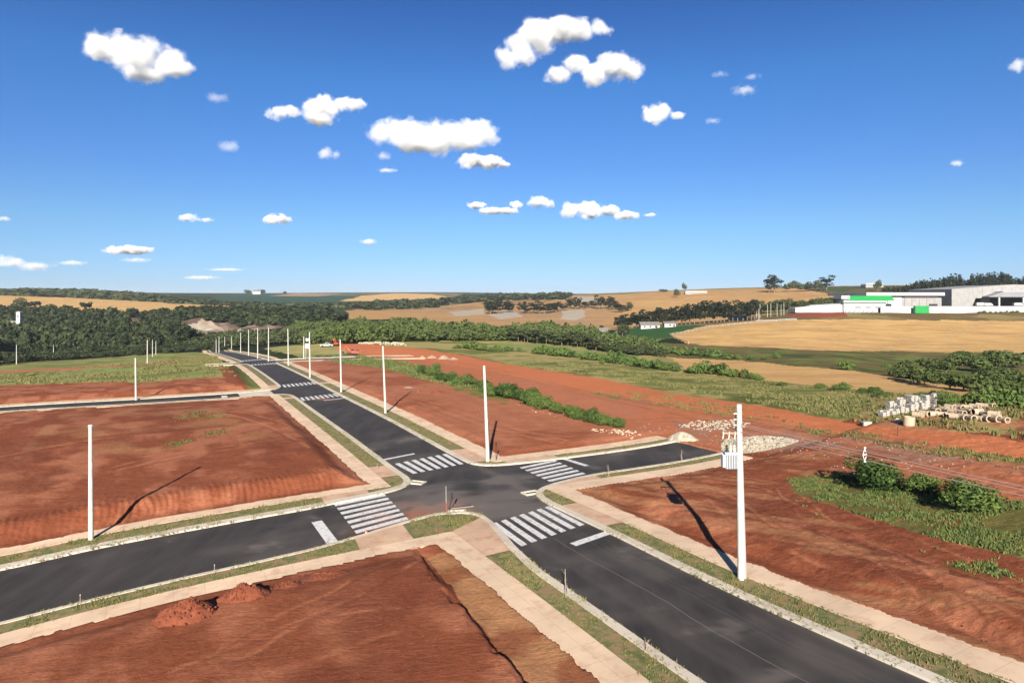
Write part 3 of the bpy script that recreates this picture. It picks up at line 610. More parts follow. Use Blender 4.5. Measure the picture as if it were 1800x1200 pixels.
for q,l in (([(-15.9,-.75),(-16.6,-.7),(-15.9,2.5),(-15.2,2.5)],'white stop line on the near arm of the main road'),
  ([(15.6,-4.6),(16.1,-4.6),(17.2,-.8),(16.7,-.8)],'white stop line on the far arm of the main road'),
  ([(-1.2,-14.3),(-1.2,-15.1),(-6.9,-15.0),(-6.9,-14.2)],'white stop line on the left arm of the crossroads'),
  ([(7.0,12.1),(7.0,12.7),(3.0,13.0),(3.0,12.4)],'white stop line on the right arm of the crossroads'),
  ([(65.2,-1.2),(65.8,-1.2),(66.6,2.4),(66,2.4)],'thin stop line before the left side street'),
  ([(81.0,-15.6),(81.0,-16.6),(84,-16.6),(84,-15.6)],'short white bar on the left side street')):
    nb=NB(); quad_on(nb,q); tag(nb.build('stop_line',M_paint),l,'road marking',kind='structure')
nb=NB(); quad_on(nb,[(79.2,-13.5),(79.2,-7.6),(87.2,-7.6),(87.2,-13.5)],8,.02); tag(nb.build('crossing_slab',M_kerb),'pale concrete slab laid across the left side street','paving',kind='structure')
# ------------------------------------------------ poles and street things
M_pole=mat('pole_concrete',col=(.47,.445,.39),rough=.85,var=.14,scale=2)
M_grey=mat('painted_steel',col=(.42,.44,.46),rough=.5,var=.06,scale=6)
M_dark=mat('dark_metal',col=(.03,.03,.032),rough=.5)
M_por=mat('porcelain',col=(.55,.50,.42),rough=.3)
M_wood=mat('weathered_wood',col=(.30,.24,.18),var=.2,scale=8)
M_galv=mat('galvanised',col=(.5,.5,.49),rough=.45,metal=.5)
M_black=mat('black_plastic',col=(.02,.02,.022),rough=.5)
def pole(px,pyb,pt,lean_px,label,r0=.19,r1=.115,P=None,name='concrete_pole',cap=False,band=False):
    if P: Y=P*1200/(pyb-pt); X=(px-900)/1200*Y; z=gz(X,Y)
    else: X,Y,z=atL(px,pyb)
    top=17-(pt-525)/1200*Y; H=max(top-z,1.); o=empty(name,(X,Y,z),label,'pole','concrete poles along the streets')
    lx=lean_px/1200*Y; f=lambda t:(lx*t,0,H*t)
    m=MB(); n=12; N=5
    for k in range(N):
        m.tube(f(k/N) if k else (0,0,-.25),f((k+1)/N),r0+(r1-r0)*k/N,r0+(r1-r0)*(k+1)/N,n,False)
    m.tube(f(1),(lx,0,H+.03),r1,r1*.8,n); m.build('shaft',M_pole,o,True)
    if cap: MB().tube((lx,0,H+.031),(lx,0,H+.16),r1*1.35,r1*1.1,12).build('top_cap',M_pole,o)
    if band: c=Vector(f(.62)); MB().tube(c-Vector((0,0,.06)),c+Vector((0,0,.06)),(r0+r1)/2+.02,None,12).build('band',M_galv,o)
    return o,H,lx
o,H,lx=pole(1304,1020,711,-5,'tall pale concrete pole carrying the grey transformer, nearest the camera',.235,.15)
o['group']='concrete poles along the streets'; TPz=H; tp=o
f=lambda h,dx=0,dy=0: (lx*h/H+dx,dy,h)
# pole fittings: transformer is clamped to the left face of the shaft
tr=tag(MB().box(f(H*.695,-.43),(.46,.40,.50)).build('transformer_tank',M_grey,tp),None)
m=MB()
for k in range(7):
    m.box(f(H*.695,-.63+.065*k,-.26),(.018,.12,.44))
for k in range(5): m.box(f(H*.695,-.71,-.15+.07*k),(.10,.016,.42))
m.build('cooling_fins',M_grey,tr)
MB().box(f(H*.695+.27,-.43),(.52,.46,.04)).build('tank_lid',M_grey,tr)
for k in range(3): 
    m=MB(); q=f(H*.695+.29,-.58+.15*k,-.05); m.tube(q,(q[0],q[1],q[2]+.24),.04,.025,8)
    for j in range(3): m.tube((q[0],q[1],q[2]+.04+.07*j),(q[0],q[1],q[2]+.07+.07*j),.06,.05,8)
    m.build('bushing',M_black if k==0 else M_por,tr)
MB().box(f(H*.695-.27,-.40),(.40,.34,.05)).build('tank_base',M_dark,tr)
sc3=Vector((1.45,1.3,1.7)); cpt=Vector(f(H*.695,-.17)); tr.scale=sc3; tr.location=Vector([cpt[i]*(1-sc3[i]) for i in range(3)])
for k in (-1,1): MB().box(f(H*.695+.17*k,-.12),(.26,.06,.05)).build('bracket',M_dark,tp)
cr_=MB().box(f(H*.845,-.42),(1.15,.09,.09),0).build('crossarm',M_wood,tp)
MB().tube(f(H*.845,-.75),f(H*.79,-.08),.018,None,6).build('arm_brace',M_galv,tp)
for k in range(3):
    q=f(H*.845-.05,-.92+.33*k,-.06); m=MB(); m.tube(q,(q[0]-.06,q[1]-.05,q[2]-.28),.035,.03,8); m.tube((q[0],q[1],q[2]+.16),q,.02,.02,6); m.build('fuse_cutout',M_por,cr_)
for k in range(3):
    q=f(H*.95,-.20,0); m=MB(); m.tube((q[0]+.1,q[1],q[2]-.32*k),(q[0]-.12,q[1],q[2]-.32*k),.05,.045,8); m.build('insulator',M_por if k else M_galv,tp)
MB().box(f(H*.895,-.19),(.05,.08,1.1)).build('insulator_rack',M_dark,tp)
m=MB()
for k in range(3):
    a=Vector(f(H*.845-.3,-.95+.33*k,-.1)); b=Vector(f(H*.695+.53,-.58+.15*k,-.05)); c=(a+b)/2+Vector((-.08,0,-.12)); m.tube(a,c,.008,None,5); m.tube(c,b,.008,None,5)
m.build('drop_wires',M_black,tp)
MB().tube(f(H*.66,.17),f(.1,.255,-.03),.02,None,6).build('earth_conduit',M_galv,tp)
o,H,lx2=pole(858,812,643,-7,'pale concrete pole at the far right corner of the crossroads, leaning a little left',.21,.13,band=True)
MB().tube((lx2*.45+.2,0,H*.43),(lx2*.12+.235,0,H*.08),.045,None,8).build('cable_guard',M_dark,o)
pole(678,727,608,-5,'second concrete pole beyond the crossroads, right kerb of the main road')
pole(600,690,597,-2,'third concrete pole beyond the crossroads, beside a zebra crossing')
pole(545,664,584,-1,'fourth concrete pole beyond the crossroads, right side of main road')
pole(534,630,591,0,'concrete pole on the right side street, carrying a pale box')
pole(507,643,578,-1,'fifth concrete pole beyond the crossroads, at the far junction')
far_=[(472,628,575.5,'sixth'),(453,624,576.5,'seventh'),(437,621,579.6,'eighth'),(423,619.5,584.7,'ninth'),(407,618,591,'tenth')]
for a,b,c,l in far_: pole(a,b,c,0,'distant concrete pole, %s one beyond the crossroads on the main road'%l,P=9.3)
for a,b,c,P,l in ((395,617,591.6,9,'distant pole near the end of the main road, right of the last three'),(385,619,591,8.4,'third pole from the far end of the main road'),(380,620,596,7.5,'second pole from the far end of the main road'),(372,619,607,5,'shortest pole, at the far left end of the main road')): pole(a,b,c,0,l,P=P)
pole(160,950,750,-1,'pale round-topped pole beside the left arm of the crossroads',.19,.135,cap=True)
pole(239,703,629,-1,'pole beside the left side street, in front of the green plot')
for a,b,c,l in ((259,640,597.5,'tallest of the four clustered poles left of the main road'),(268,626,597,'second pole of the cluster of four on the left'),(274,625,599,'third pole of the cluster of four on the left'),(280,621,604,'shortest pole of the cluster of four on the left'),
  (29,641,606,'leftmost tall pole in front of the dark wood'),(22,633,622,'tiny pole beside the leftmost tall pole'),(94,631,606,'pole in front of the wood, second of the row on the left'),(137,629,609.5,'pole in front of the wood, third of the row on the left'),(159,626,619,'smallest pole of the row in front of the wood')):
    P=8.3 if b-c>20 else (7 if b-c>14 else 4.5)
    pole(a,b,c,0,l,P=P)
o=empty('pole_box',(*atL(541,631)[:2],0),'pale box on posts beside a side street pole','box'); p_=atL(541,631); Y=p_[1]; o.location=(p_[0],p_[1],p_[2])
MB().box((0,0,4.6),(1.5,1.0,1.6)).build('cabinet',M_pole,o); MB().tube((-.6,0,-.2),(-.6,0,3.8),.08).build('post',M_galv,o); MB().tube((.6,0,-.2),(.6,0,3.8),.08).build('post',M_galv,o); MB().box((0,0,6.6),(1.3,.2,.9)).build('panel',M_grey,o); MB().box((0,0,5.75),(.1,.1,.8)).build('bracket',M_dark,o)
# street name post
p_=atL(872,811); o=empty('street_sign',tuple(p_),'thin dark sign post with two small plates beside the corner pole','sign')
MB().tube((0,0,-.2),(0,0,2.45),.035).build('post',M_dark,o); MB().box((0,0,2.15),(.16,.03,.42),.3).build('name_plate',M_black,o); MB().box((0,0,1.05),(.14,.03,.32),1.2).build('number_plate',M_black,o)
# storm drains
M_hole_shade=mat('hole_shade',col=(.008,.007,.006),rough=1)  # near-black colour standing in for the shade inside holes
for q,rz,l in (((5.2,-4.45),-.35,'storm drain inlet at the left corner of the crossroads'),((-3.3,3.0),.5,'storm drain inlet at the right corner of the crossroads'),((-5.1,-4.6),.15,'storm drain inlet at the near corner by the thin posts')):
    X,Y=xy2(*q); o=empty('storm_drain',(X,Y,float(base(X,Y))),l,'drain','storm drains at the crossroads',rz)
    fr=MB(); fr.box((0,-.42,.05),(1.5,.26,.14)); fr.box((0,.42,.04),(1.5,.2,.12)); fr.box((-.65,0,.04),(.2,.64,.12)); fr.box((.65,0,.04),(.2,.64,.12)); fr.build('frame',M_kerb,o)
    MB().box((0,0,.012),(1.1,.6,.02)).build('opening_shade',M_hole_shade,o)  # dark plate painted as the shade down in the inlet
    g_=MB(); [g_.box((0,-.18+.18*k,.03),(1.1,.03,.02)) for k in range(3)]; g_.build('grate',M_dark,o)
M_red=mat('faded_red',col=S(196,96,80,.8),var=.15,scale=9)
p_=atL(785,904); o=empty('marker_stake',tuple(p_),'tall thin pink and white marker stake by the near drain','stake'); MB().tube((0,0,-.1),(-.03,0,1.3),.022,.02,6).build('lower_shaft',M_red,o); MB().tube((-.03,0,1.3),(-.05,0,2.6),.02,.014,6).build('upper_shaft',M_pole,o)
p_=atL(789,899); o=empty('leaning_stick',tuple(p_),'dark leaning paddle-shaped stick beside the near drain','sign'); MB().tube((0,0,-.1),(.16,0,1.35),.03,.03,6).build('handle',M_dark,o); MB().box((.22,0,1.62),(.14,.04,.55),0).build('paddle',M_black,o)  # thin dark stick leaning right, wider at the top
p_=atL(812,893); o=empty('loose_board',(p_[0],p_[1],float(base(p_[0],p_[1]))+.08),'long pale board lying on the asphalt behind the near drain','board',rz=.35); tag(o); MB().box((0,0,0),(1.9,.16,.05)).build('plank',M_wood,o); MB().box((.1,.25,-.01),(1.5,.12,.05),.1).build('batten',M_dark,o)
p_=atL(643,936); o=empty('broken_cone',(p_[0],p_[1],p_[2]+.0),'squashed orange traffic cone at the kerb of the left arm','traffic cone')
M_or=mat('orange_plastic',col=S(204,92,52,.6),rough=.5)
MB().box((0,0,.12),(.42,.42,.05)).build('base',M_or,o); MB().tube((0,0,.145),(.10,.02,.55),.15,.06,12).build('cone_body',M_or,o); MB().tube((.05,.01,.34),(.068,.012,.42),.115,.10,12).build('band',M_paint,o); MB().box((.33,-.05,.34),(.08,.28,.5),.4,.6).build('torn_flap',M_dark,o)
def stake(px,py,h,lab,dx=0,fork=False,m_=None):
    p_=atL(px,py); o=empty('sapling_stake' if fork else 'marker_post',tuple(p_),lab,'sapling' if fork else 'stake')
    MB().tube((0,0,-.15),(dx,0,h),.032,.018,6).build('stem' if fork else 'shaft',m_ or M_wood,o)
    if fork: 
        b=MB(); r_=random.Random(int(px))
        for k in range(5): z=h*(.45+.1*k); a=r_.random()*6.3; b.tube((dx*z/h,0,z),(dx*z/h+math.cos(a)*.22,math.sin(a)*.22,z+.28),.009,.005,5)
        b.build('twigs',M_wood,o); MB().tube((.12,0,-.15),(.05,0,h*.55),.022,.02,6).build('support_stake',M_wood,o)
    else: MB().tube((dx,0,h-.02),(dx,0,h+.03),.03,.026,6).build('cap',M_pole,o)
stake(995,1052,2.0,'leafless sapling tied to a stake in the near right verge',-.05,True)
stake(1130,1148,1.0,'short leaning sapling stake in the verge at the bottom edge',.25,True)
stake(141,1064,1.0,'leftmost short grey post in the near verge'); stake(377,1010,1.0,'short grey post in the near verge, middle of the left arm')
stake(573,955,.75,'short pale post at the end of the near verge by the stop line')
stake(1069,838,1.5,'bare sapling in the verge of the right arm, nearer the crossing',0,True); stake(1198,812,1.6,'bare sapling in the verge near the end of the right arm',0,True)
stake(1578,776,1.6,'thin dark stake beside the dirt road on the right',m_=M_dark); stake(663,826,1.0,'thin post in the far left verge beside the stop line')
# loop of wire by the transformer pole
p_=atL(1335,1003); m=MB(); pr=None
for k in range(25):
    a=math.pi*k/24; q=Vector((math.cos(a)*.72,math.sin(a)*.15,math.sin(a)*.55+.0))
    if pr is not None: m.tube(pr,q,.012,None,5,False)
    pr=q
o=m.build('wire_loop',M_galv); o.location=tuple(p_); tag(o,'loop of pale wire arching from the soil behind the transformer pole','wire')
# covered overhead cables from the transformer pole to the next pole, outside the picture on the right
M_cable=mat('cable_sheath',col=(.26,.20,.19),rough=.6)
nx,ny=xy2(-62,4.6); nz_=gz(nx,ny); o=empty('concrete_pole',(nx,ny,nz_),'next concrete pole down the near road, at the other end of the cables','pole','concrete poles along the streets')
MB().tube((0,0,-.25),(0,0,10.4),.23,.15,12).build('shaft',M_pole,o); MB().box((-.1,-.2,9.95-nz_),(.4,.4,.5)).build('cable_bracket',M_dark,o)
A0=Vector(tp.location)
def cable(p,q,sag,r,lab):
    m=MB(); pr=None; n=36
    for k in range(n+1):
        t=k/n; c=p.lerp(q,t)-Vector((0,0,sag*4*t*(1-t)))
        if pr is not None: m.tube(pr,c,r,None,6,False)
        pr=c
    return tag(m.build('power_cable',M_cable),lab,'cable','overhead cables at right')
for k,(h0,h1,lab) in enumerate(((TPz*.95,9.75,'uppermost of the pale overhead cables running off to the right'),(TPz*.95-.30,9.45,'middle one of the pale overhead cables running off to the right'),(TPz*.95-.60,9.2,'lowest of the pale overhead cables running off to the right'))):
    p=A0+Vector((-.15,-.2,0)); p.z=9.92-.13*k*(1+.6*(k>1)); q=Vector((nx-.15,ny-.2,10.15-.13*k)); cable(p,q,.12,.016,lab)
p=A0+Vector((-.15,-.2,0)); p.z=9.79; q=Vector((nx-.15,ny-.2,10.02)); t=.216; c=p.lerp(q,t)-Vector((0,0,.12*4*t*(1-t)))
o=empty('cable_spacer',tuple(c),'white spacer hanging on the overhead cables at right','spacer')
m=MB()
for a,b in (((0,0,.28),(-.09,0,0)),((0,0,.28),(.09,0,0)),((-.09,0,0),(0,0,-.3)),((.09,0,0),(0,0,-.3)),((-.09,0,0),(.09,0,0))): m.tube(a,b,.018,None,6)
m.build('frame',M_paint,o)
for z_ in (.32,0,-.32): MB().tube((-.05,0,z_),(.05,0,z_),.04,None,8).build('clip',M_por,o)
# ------------------------------------------------ vegetation
def leafmat(name,c0,c1,c2,rough=.75):
    def fn(nt,b,g):
        n=nt.nodes.new('ShaderNodeTexNoise'); n.inputs['Scale'].default_value=1.4; n.inputs['Detail'].default_value=3
        tc=nt.nodes.new('ShaderNodeTexCoord'); nt.links.new(tc.outputs['Object'],n.inputs['Vector'])
        oi=nt.nodes.new('ShaderNodeObjectInfo'); ri=nt.nodes.new('ShaderNodeAttribute'); ri.attribute_name='Col'
        a=nt.nodes.new('ShaderNodeMath'); a.operation='MULTIPLY_ADD'; a.inputs[1].default_value=.62; nt.links.new(oi.outputs['Random'],a.inputs[0]); nt.links.new(n.outputs[0],a.inputs[2])
        s=nt.nodes.new('ShaderNodeSeparateColor'); nt.links.new(ri.outputs['Color'],s.inputs[0])
        a2=nt.nodes.new('ShaderNodeMath'); a2.operation='MULTIPLY_ADD'; a2.inputs[1].default_value=.55; nt.links.new(s.outputs[0],a2.inputs[0]); nt.links.new(a.outputs[0],a2.inputs[2])
        r=nt.nodes.new('ShaderNodeValToRGB'); e=r.color_ramp.elements; e[0].position=.55; e[0].color=(*c0,1); e[1].position=1.3/1.3; e[1].color=(*c2,1); k=e.new(.8); k.color=(*c1,1)
        nt.links.new(a2.outputs[0],r.inputs[0]); nt.links.new(r.outputs[0],b.inputs['Base Color']); b.inputs['Specular IOR Level'].default_value=.12
    return mat(name,fn,rough=rough)
M_leaf=leafmat('leaf_bush',(.016,.034,.009),(.036,.068,.016),(.085,.125,.030))
M_leafd=leafmat('leaf_wood',(.009,.015,.007),(.023,.033,.013),(.054,.066,.025))
M_pine=leafmat('leaf_pine',(.005,.010,.006),(.010,.016,.008),(.020,.027,.013))
M_valley=leafmat('leaf_valley',(.012,.022,.008),(.030,.047,.014),(.070,.092,.027))
M_bark=mat('bark',col=(.17,.13,.10),var=.3,scale=3)
def quads(c,n,s,rg,aspect=1.):
    """leaf clump faces: centres c, normals n, sizes s"""
    t=rg.normal(size=c.shape); t-=n*(t*n).sum(1)[:,None]; t/=np.linalg.norm(t,axis=1)[:,None]+1e-9; b=np.cross(n,t)
    s=np.asarray(s).reshape(-1,1); k=len(c)
    V=np.stack([c-t*s-b*s*.5*aspect,c+t*s*.15-b*s*.75*aspect,c+t*s+b*s*.25*aspect,c-t*s*.2+b*s*.8*aspect],1).reshape(-1,3)
    return V,np.arange(4*k).reshape(-1,4)
def crown(seed,w,h,z0,nl,nq,s,kind='round'):
    rg=np.random.default_rng(seed); L=[]
    for i in range(nl):
        if kind=='round': a=rg.random()*6.28; rr_=rg.random()**.5*.62; zz=rg.random(); L.append((math.cos(a)*rr_*w/2,math.sin(a)*rr_*w/2,z0+h*(.22+.58*zz),w*(.20+.16*rg.random())*(1.1-.4*zz),h*(.18+.14*rg.random())))
        elif kind=='pine': t=i/nl; rr_=(1-t)*.25; a=i*2.4; L.append((math.cos(a)*w*rr_,math.sin(a)*w*rr_,z0+h*(.06+.9*t),w*(.42*(1-t)+.06),h*.09))
        elif kind=='tall': a=rg.random()*6.28; rr_=rg.random()**.5*.5; L.append((math.cos(a)*rr_*w,math.sin(a)*rr_*w,z0+h*(.1+.85*rg.random()),w*(.16+.16*rg.random()),h*(.06+.10*rg.random())))
        elif kind=='umb': a=rg.random()*6.28; rr_=rg.random()**.5*.5; L.append((math.cos(a)*rr_*w,math.sin(a)*rr_*w,z0+h*(.62+.25*rg.random()),w*(.16+.10*rg.random()),h*.14))
    L=np.array(L); A=L[:,3]**2+L[:,3]*L[:,4]; k=rg.choice(len(L),nq,p=A/A.sum()); L=L[k]
    d=rg.normal(size=(nq,3)); d[:,2]=d[:,2]*.9+.15; d/=np.linalg.norm(d,axis=1)[:,None]
    r=.72+.34*rg.random(nq)**.6
    c=L[:,:3]+d*np.c_[L[:,3],L[:,3],L[:,4]]*r[:,None]
    c[:,2]=np.maximum(c[:,2],z0+.02*h)
    n=d+rg.normal(size=(nq,3))*.45; n/=np.linalg.norm(n,axis=1)[:,None]
    V,Fq=quads(c,n,s*(.6+.8*rg.random(nq)),rg)
    val=np.repeat(rg.random(nq)*.6+.4*((k*37)%11)/11,4)
    return V,Fq,np.c_[val,val,val]
def trunk_mesh(seed,h,r,top,spread):
    m=MB(); rg=random.Random(seed); m.tube((0,0,-.3),(0,0,h),r,r*.6,7)
    for k in range(5):
        a=rg.random()*6.28; z=h*(.55+.4*rg.random()); m.tube((0,0,z),(math.cos(a)*spread,math.sin(a)*spread,z+(top-z)*.6),r*.42,r*.15,5)
    return m
PROTO={}
def proto(key,seed,w,h,z0,nl,nq,s,kind,mt,tr,tspread):
    """unit-scale masters: built once, first use keeps the master"""
    V,Fq,cc=crown(seed,w,h,z0,nl,nq,s,kind)
    PROTO[key]=(lambda:None,)
    me_o=mesh('crown',V,Fq,mt,cols=cc); tm=trunk_mesh(seed,tr[0],tr[1],z0+h*.7,tspread).build('trunk',M_bark)
    PROTO[key]=[me_o,tm,False,w,z0+h]
for i in range(4): proto('bush%d'%i,100+i,2.2,1.6,-.05,15,3200,.058,'round',M_leaf,(.7,.05),.5)
for i in range(4): proto('shrub%d'%i,120+i,2.4,1.6,-.05,10,620,.13,'round',M_leaf,(.7,.06),.5)
for i in range(5): proto('tree%d'%i,140+i,7.5,6.0,1.6,13,700,.42,'round',M_leafd,(3.6,.22),1.8)
for i in range(4): proto('gtree%d'%i,150+i,7.5,5.6,1.0,13,760,.40,'round',M_valley,(3.2,.2),1.8)
for i in range(3): proto('egum%d'%i,190+i,6.,8.,2.4,13,460,.5,'tall',M_leafd,(7,.22),1.4)
for i in range(3): proto('pine%d'%i,160+i,4.6,11.,1.0,16,520,.42,'pine',M_pine,(9,.2),.4)
for i in range(4): proto('gum%d'%i,170+i,6.0,11.,3.,16,440,.55,'tall',M_pine,(9,.26),1.6)
for i in range(2): proto('umb%d'%i,180+i,7.,7.,2.,12,360,.5,'umb',M_pine,(6,.22),2.2)
NT=[0]
def plant(key,x_,y_,W,H,name,label,cat,group,rz=None,sink=0.):
    cr_,tm,used,w0,h0=PROTO[key]; NT[0]+=1
    z=gz(x_,y_)-sink
    o=empty(name,(x_,y_,z),label,cat,group,rz if rz is not None else random.random()*6.28,(W/w0,W/w0,H/h0))
    if used: a=cr_.copy(); b=tm.copy(); COL.objects.link(a); COL.objects.link(b)
    else: a,b=cr_,tm; PROTO[key][2]=True
    a.parent=o; b.parent=o; return o
random.seed(5)
def row(lst,key,nk,name,label,cat,group,lab2=None,kx=1.0):
    for i,q in enumerate(lst):
        px,py,wp,hp=q[:4]; l=q[4] if len(q)>4 else label; Xy=atL(px,py); k_=Xy[1]/1200
        plant('%s%d'%(key,random.randrange(nk)),Xy[0],Xy[1]+wp*k_*.25,max(wp*k_*kx,.4),max(hp*k_,.4),name,l,cat,group)
# bushes by the camera on the right plot
for q,l in (((1541,874,98,50),'biggest round bush on the right plot, nearest the transformer pole'),((1632,884,66,32),'low middle bush on the right plot, between two larger ones'),((1722,914,112,46),'wide bush at the right end of the three on the weedy plot')):
    Xy=atL(*q[:2]); k_=Xy[1]/1200; nb_=3 if q[2]>90 else 2
    plant('bush%d'%(q[0]%4),Xy[0],Xy[1]+.8,q[2]*k_,q[3]*k_*1.08,'bush',l,'bush','bushes on the weedy right plot',1.3)
HG=[(740,659,24,15),(757,663,24,18),(766,655,18,18),(775,670,24,12),(790,674,28,14),(806,680,26,16),(822,678,28,18),(842,686,26,16),(858,692,26,16),(868,700,30,18),(884,702,34,24),(900,704,38,26),(917,709,30,22),(930,716,34,24),(944,718,30,24),(960,724,34,24),(976,728,28,18),(992,733,30,16),(1008,739,34,22),(1022,742,26,18),(1044,748,38,26),(1060,753,30,20),(1074,754,24,16),(1090,757,26,18),(850,681,24,12),(893,694,26,18),(936,704,30,20),(795,665,20,12)]
row(HG,'bush',4,'bush','dense green bush in the diagonal hedge-like row across the far red plot','bush','bushes in the diagonal row')
SH=[(804,613,18,6),(818,613,20,12),(830,614,26,17),(848,616,24,12),(862,617,20,9),(877,617,12,10),(893,617,18,10),(914,618,12,7)]
row(SH,'shrub',4,'shrub','shrub in the leftmost clump on the pale green meadow','shrub','meadow shrubs, left clump')
SH=[(943,622,24,12),(958,623,26,17),(975,625,24,16),(988,626,26,19),(1004,628,26,15),(1017,629,18,10),(1032,632,22,16),(1050,634,26,15),(1058,640,12,8)]
row(SH,'shrub',4,'shrub','shrub in the long middle clump on the meadow','shrub','meadow shrubs, middle clump')
SH=[(1074,638,26,22),(1088,640,30,24),(1102,641,26,20),(1116,644,28,20),(1130,646,28,20),(1148,648,26,17),(1163,650,28,17),(1176,652,20,14),(1188,653,16,12)]
row(SH,'shrub',4,'shrub','shrub in the thick clump at the edge of the tan strip','shrub','meadow shrubs, thick clump')
SH=[(1226,657,30,20),(1240,656,30,24),(1254,658,24,14),(1266,659,34,24),(1280,661,24,16),(1294,663,24,14),(1314,665,20,16),(1328,667,20,12),(1338,669,14,8),(1210,655,14,8)]
row(SH,'shrub',4,'shrub','shrub in the clump in front of the lower tan strip','shrub','meadow shrubs, right clump')
SH=[(1378,677,20,6,'small flat shrub on the dry meadow, left of the pair of shrubs'),(1445,683,20,9,'small shrub left of the rounder one on the meadow edge'),(1484,687,30,16,'rounded green shrub on the meadow edge'),(1517,690,18,9,'brownish shrub beside the rounded green one'),(1538,693,28,14,'olive shrub just left of the block pallets'),(1556,697,30,10,'dry low shrub behind the block pallets'),(1622,700,26,12,'dark shrub behind the tallest block pallets'),(1645,703,34,18,'dark green shrub right behind the block pallets'),(1675,717,46,28,'round bright green bush to the right of the block pallets')]
row(SH,'bush',4,'shrub','','shrub','shrubs by the building materials')
SH=[(1710,717,30,18),(1728,720,40,28),(1748,724,40,26),(1768,724,44,32),(1790,727,44,30),(1812,726,50,34),(1716,707,34,20),(1742,702,40,22),(1775,703,44,24),(1805,702,40,26)]
row(SH,'shrub',4,'shrub','dark shrub in the thicket behind the concrete pipes','shrub','thicket behind the pipes')
SH=[(1575,662,30,18),(1592,668,34,26),(1612,672,42,34),(1632,676,46,38),(1655,680,48,38),(1678,684,50,36),(1702,686,50,38),(1728,690,50,40),(1600,652,40,22),(1640,650,44,26),(1670,655,44,26),(1700,650,50,34),(1730,655,46,36),(1760,650,50,38),(1790,648,50,34),(1755,690,50,36),(1782,692,50,34),(1810,690,50,36),(1700,634,44,20),(1765,632,44,22),(1820,640,44,30),(1745,672,46,34),(1780,672,46,32)]
SH=[(a,b,c,d*.8) for a,b,c,d in SH]
row(SH,'gtree',4,'tree','bushy green tree in the creek thicket at right','tree','trees of the creek thicket')
SH=[(1490,651,28,20,'lone dark bush tree on the creek bank, left of the thicket'),(1560,645,14,8,'small dark shrub on the creek bank'),(1158,613,22,14),(1170,616,16,10),(1110,607,26,15),(1126,610,22,13),(1141,614,26,15),(1186,622,22,13),(1204,624,24,15),(1222,625,26,15),(1243,626,20,12),(1262,627,30,14),(1286,630,26,9),(1300,631,16,8),(1320,633,16,7),(1368,629,14,10),(1345,633,12,5)]
row(SH,'shrub',4,'shrub','shrub on the green creek strip between the two tan fields','shrub','shrubs along the creek')
SH=[(1095,591,26,20,'round dark tree at the corner of the green patch'),(1059,583,12,12,'small dark tree beside the brown field edge'),(1107,546,14,16,'isolated tree below the tan hill'),(1191,523,12,15,'small dark tree on the tan hillside'),(1167,514,16,6,'flat dark bush near the hill crest'),(1204,512,9,15,'thin leaning tree on the skyline')]
row(SH,'tree',5,'tree','','tree','lone trees on the slopes')
# dark row below the tan hill
TR=[]
xs=1092
rgv=random.Random(3)
while xs<1335:
    t=(xs-1092)/243; yb=578-t*16; hp=18+ (16 if xs>1130 else 8)*rgv.uniform(.5,1.)+ (4 if xs>1210 else 0); TR.append((xs,yb,rgv.uniform(14,22),hp)); xs+=rgv.uniform(6,9)
row(TR,'gum',4,'tree','tall dark tree in the long row below the tan hill','tree','dark trees below the tan hill',kx=1.1)
TR=[]; xs=1318
while xs<1505:
    t=(xs-1318)/187; TR.append((xs,551-t*5,rgv.uniform(16,24),rgv.uniform(17,26)+t*3)); xs+=rgv.uniform(6.5,10)
row(TR,'tree',5,'tree','round dark tree in the wood left of the white shops','tree','wood beside the shops')
# skyline trees
for q,l in (((1361,507,26,22),'largest tree of the left skyline pair'),((1352,507,16,18),'slimmer tree at the left end of the skyline group'),((1388,506,20,13),'low round tree in the middle of the skyline group'),((1403,506,18,13),'second low round tree of the skyline group'),((1418,506,22,11),'low spreading tree of the skyline group'),((1434,506,12,14),'small tree left of the tall skyline tree'),((1453,505,20,20),'tall rounded tree at the right end of the skyline group'),((1443,506,12,12),'tree tucked beside the tall skyline tree'),((1543,500,12,9),'lone dome shaped tree above the distant white roof')):
    Xy=atL(*q[:2]) ; Y=900. if q[0]>1500 else 1000.; X=(q[0]-900)/1200*Y; z=gz(X,Y); k_=Y/1200; top=17-(q[1]-q[3]-525)*k_
    plant('gum%d'%(q[0]%4) if q[3]>17 else 'tree%d'%(q[0]%5),X,Y,q[2]*k_,max(top-z,4),'tree',l,'tree','skyline trees')
# pines behind the warehouses
xs=1552; TR=[]
while xs<1830:
    t=(xs-1552)/250; hpt=505-14*sst(1560,1640,xs)-8*sst(1640,1670,xs)+ (8 if 1690<xs<1702 else 0)-4*sst(1710,1760,xs)+8*sst(1765,1785,xs)-rgv.uniform(-1,3.5)
    TR.append((xs,hpt)); xs+=rgv.uniform(4.6,7.)
for xs,tp_ in TR:
  for row_ in (0,1):
    Y=640.+row_*26+rgv.uniform(-8,8); X=(xs+row_*3-900)/1200*Y; z=gz(X,Y); top=17-(tp_+row_*1.-525)/1200*Y
    plant('pine%d'%rgv.randrange(3),X,Y,rgv.uniform(6,9.5),max(top-z,6),'pine_tree','dark pine in the dense stand behind the shops and warehouse','pine tree','pines behind the warehouse')
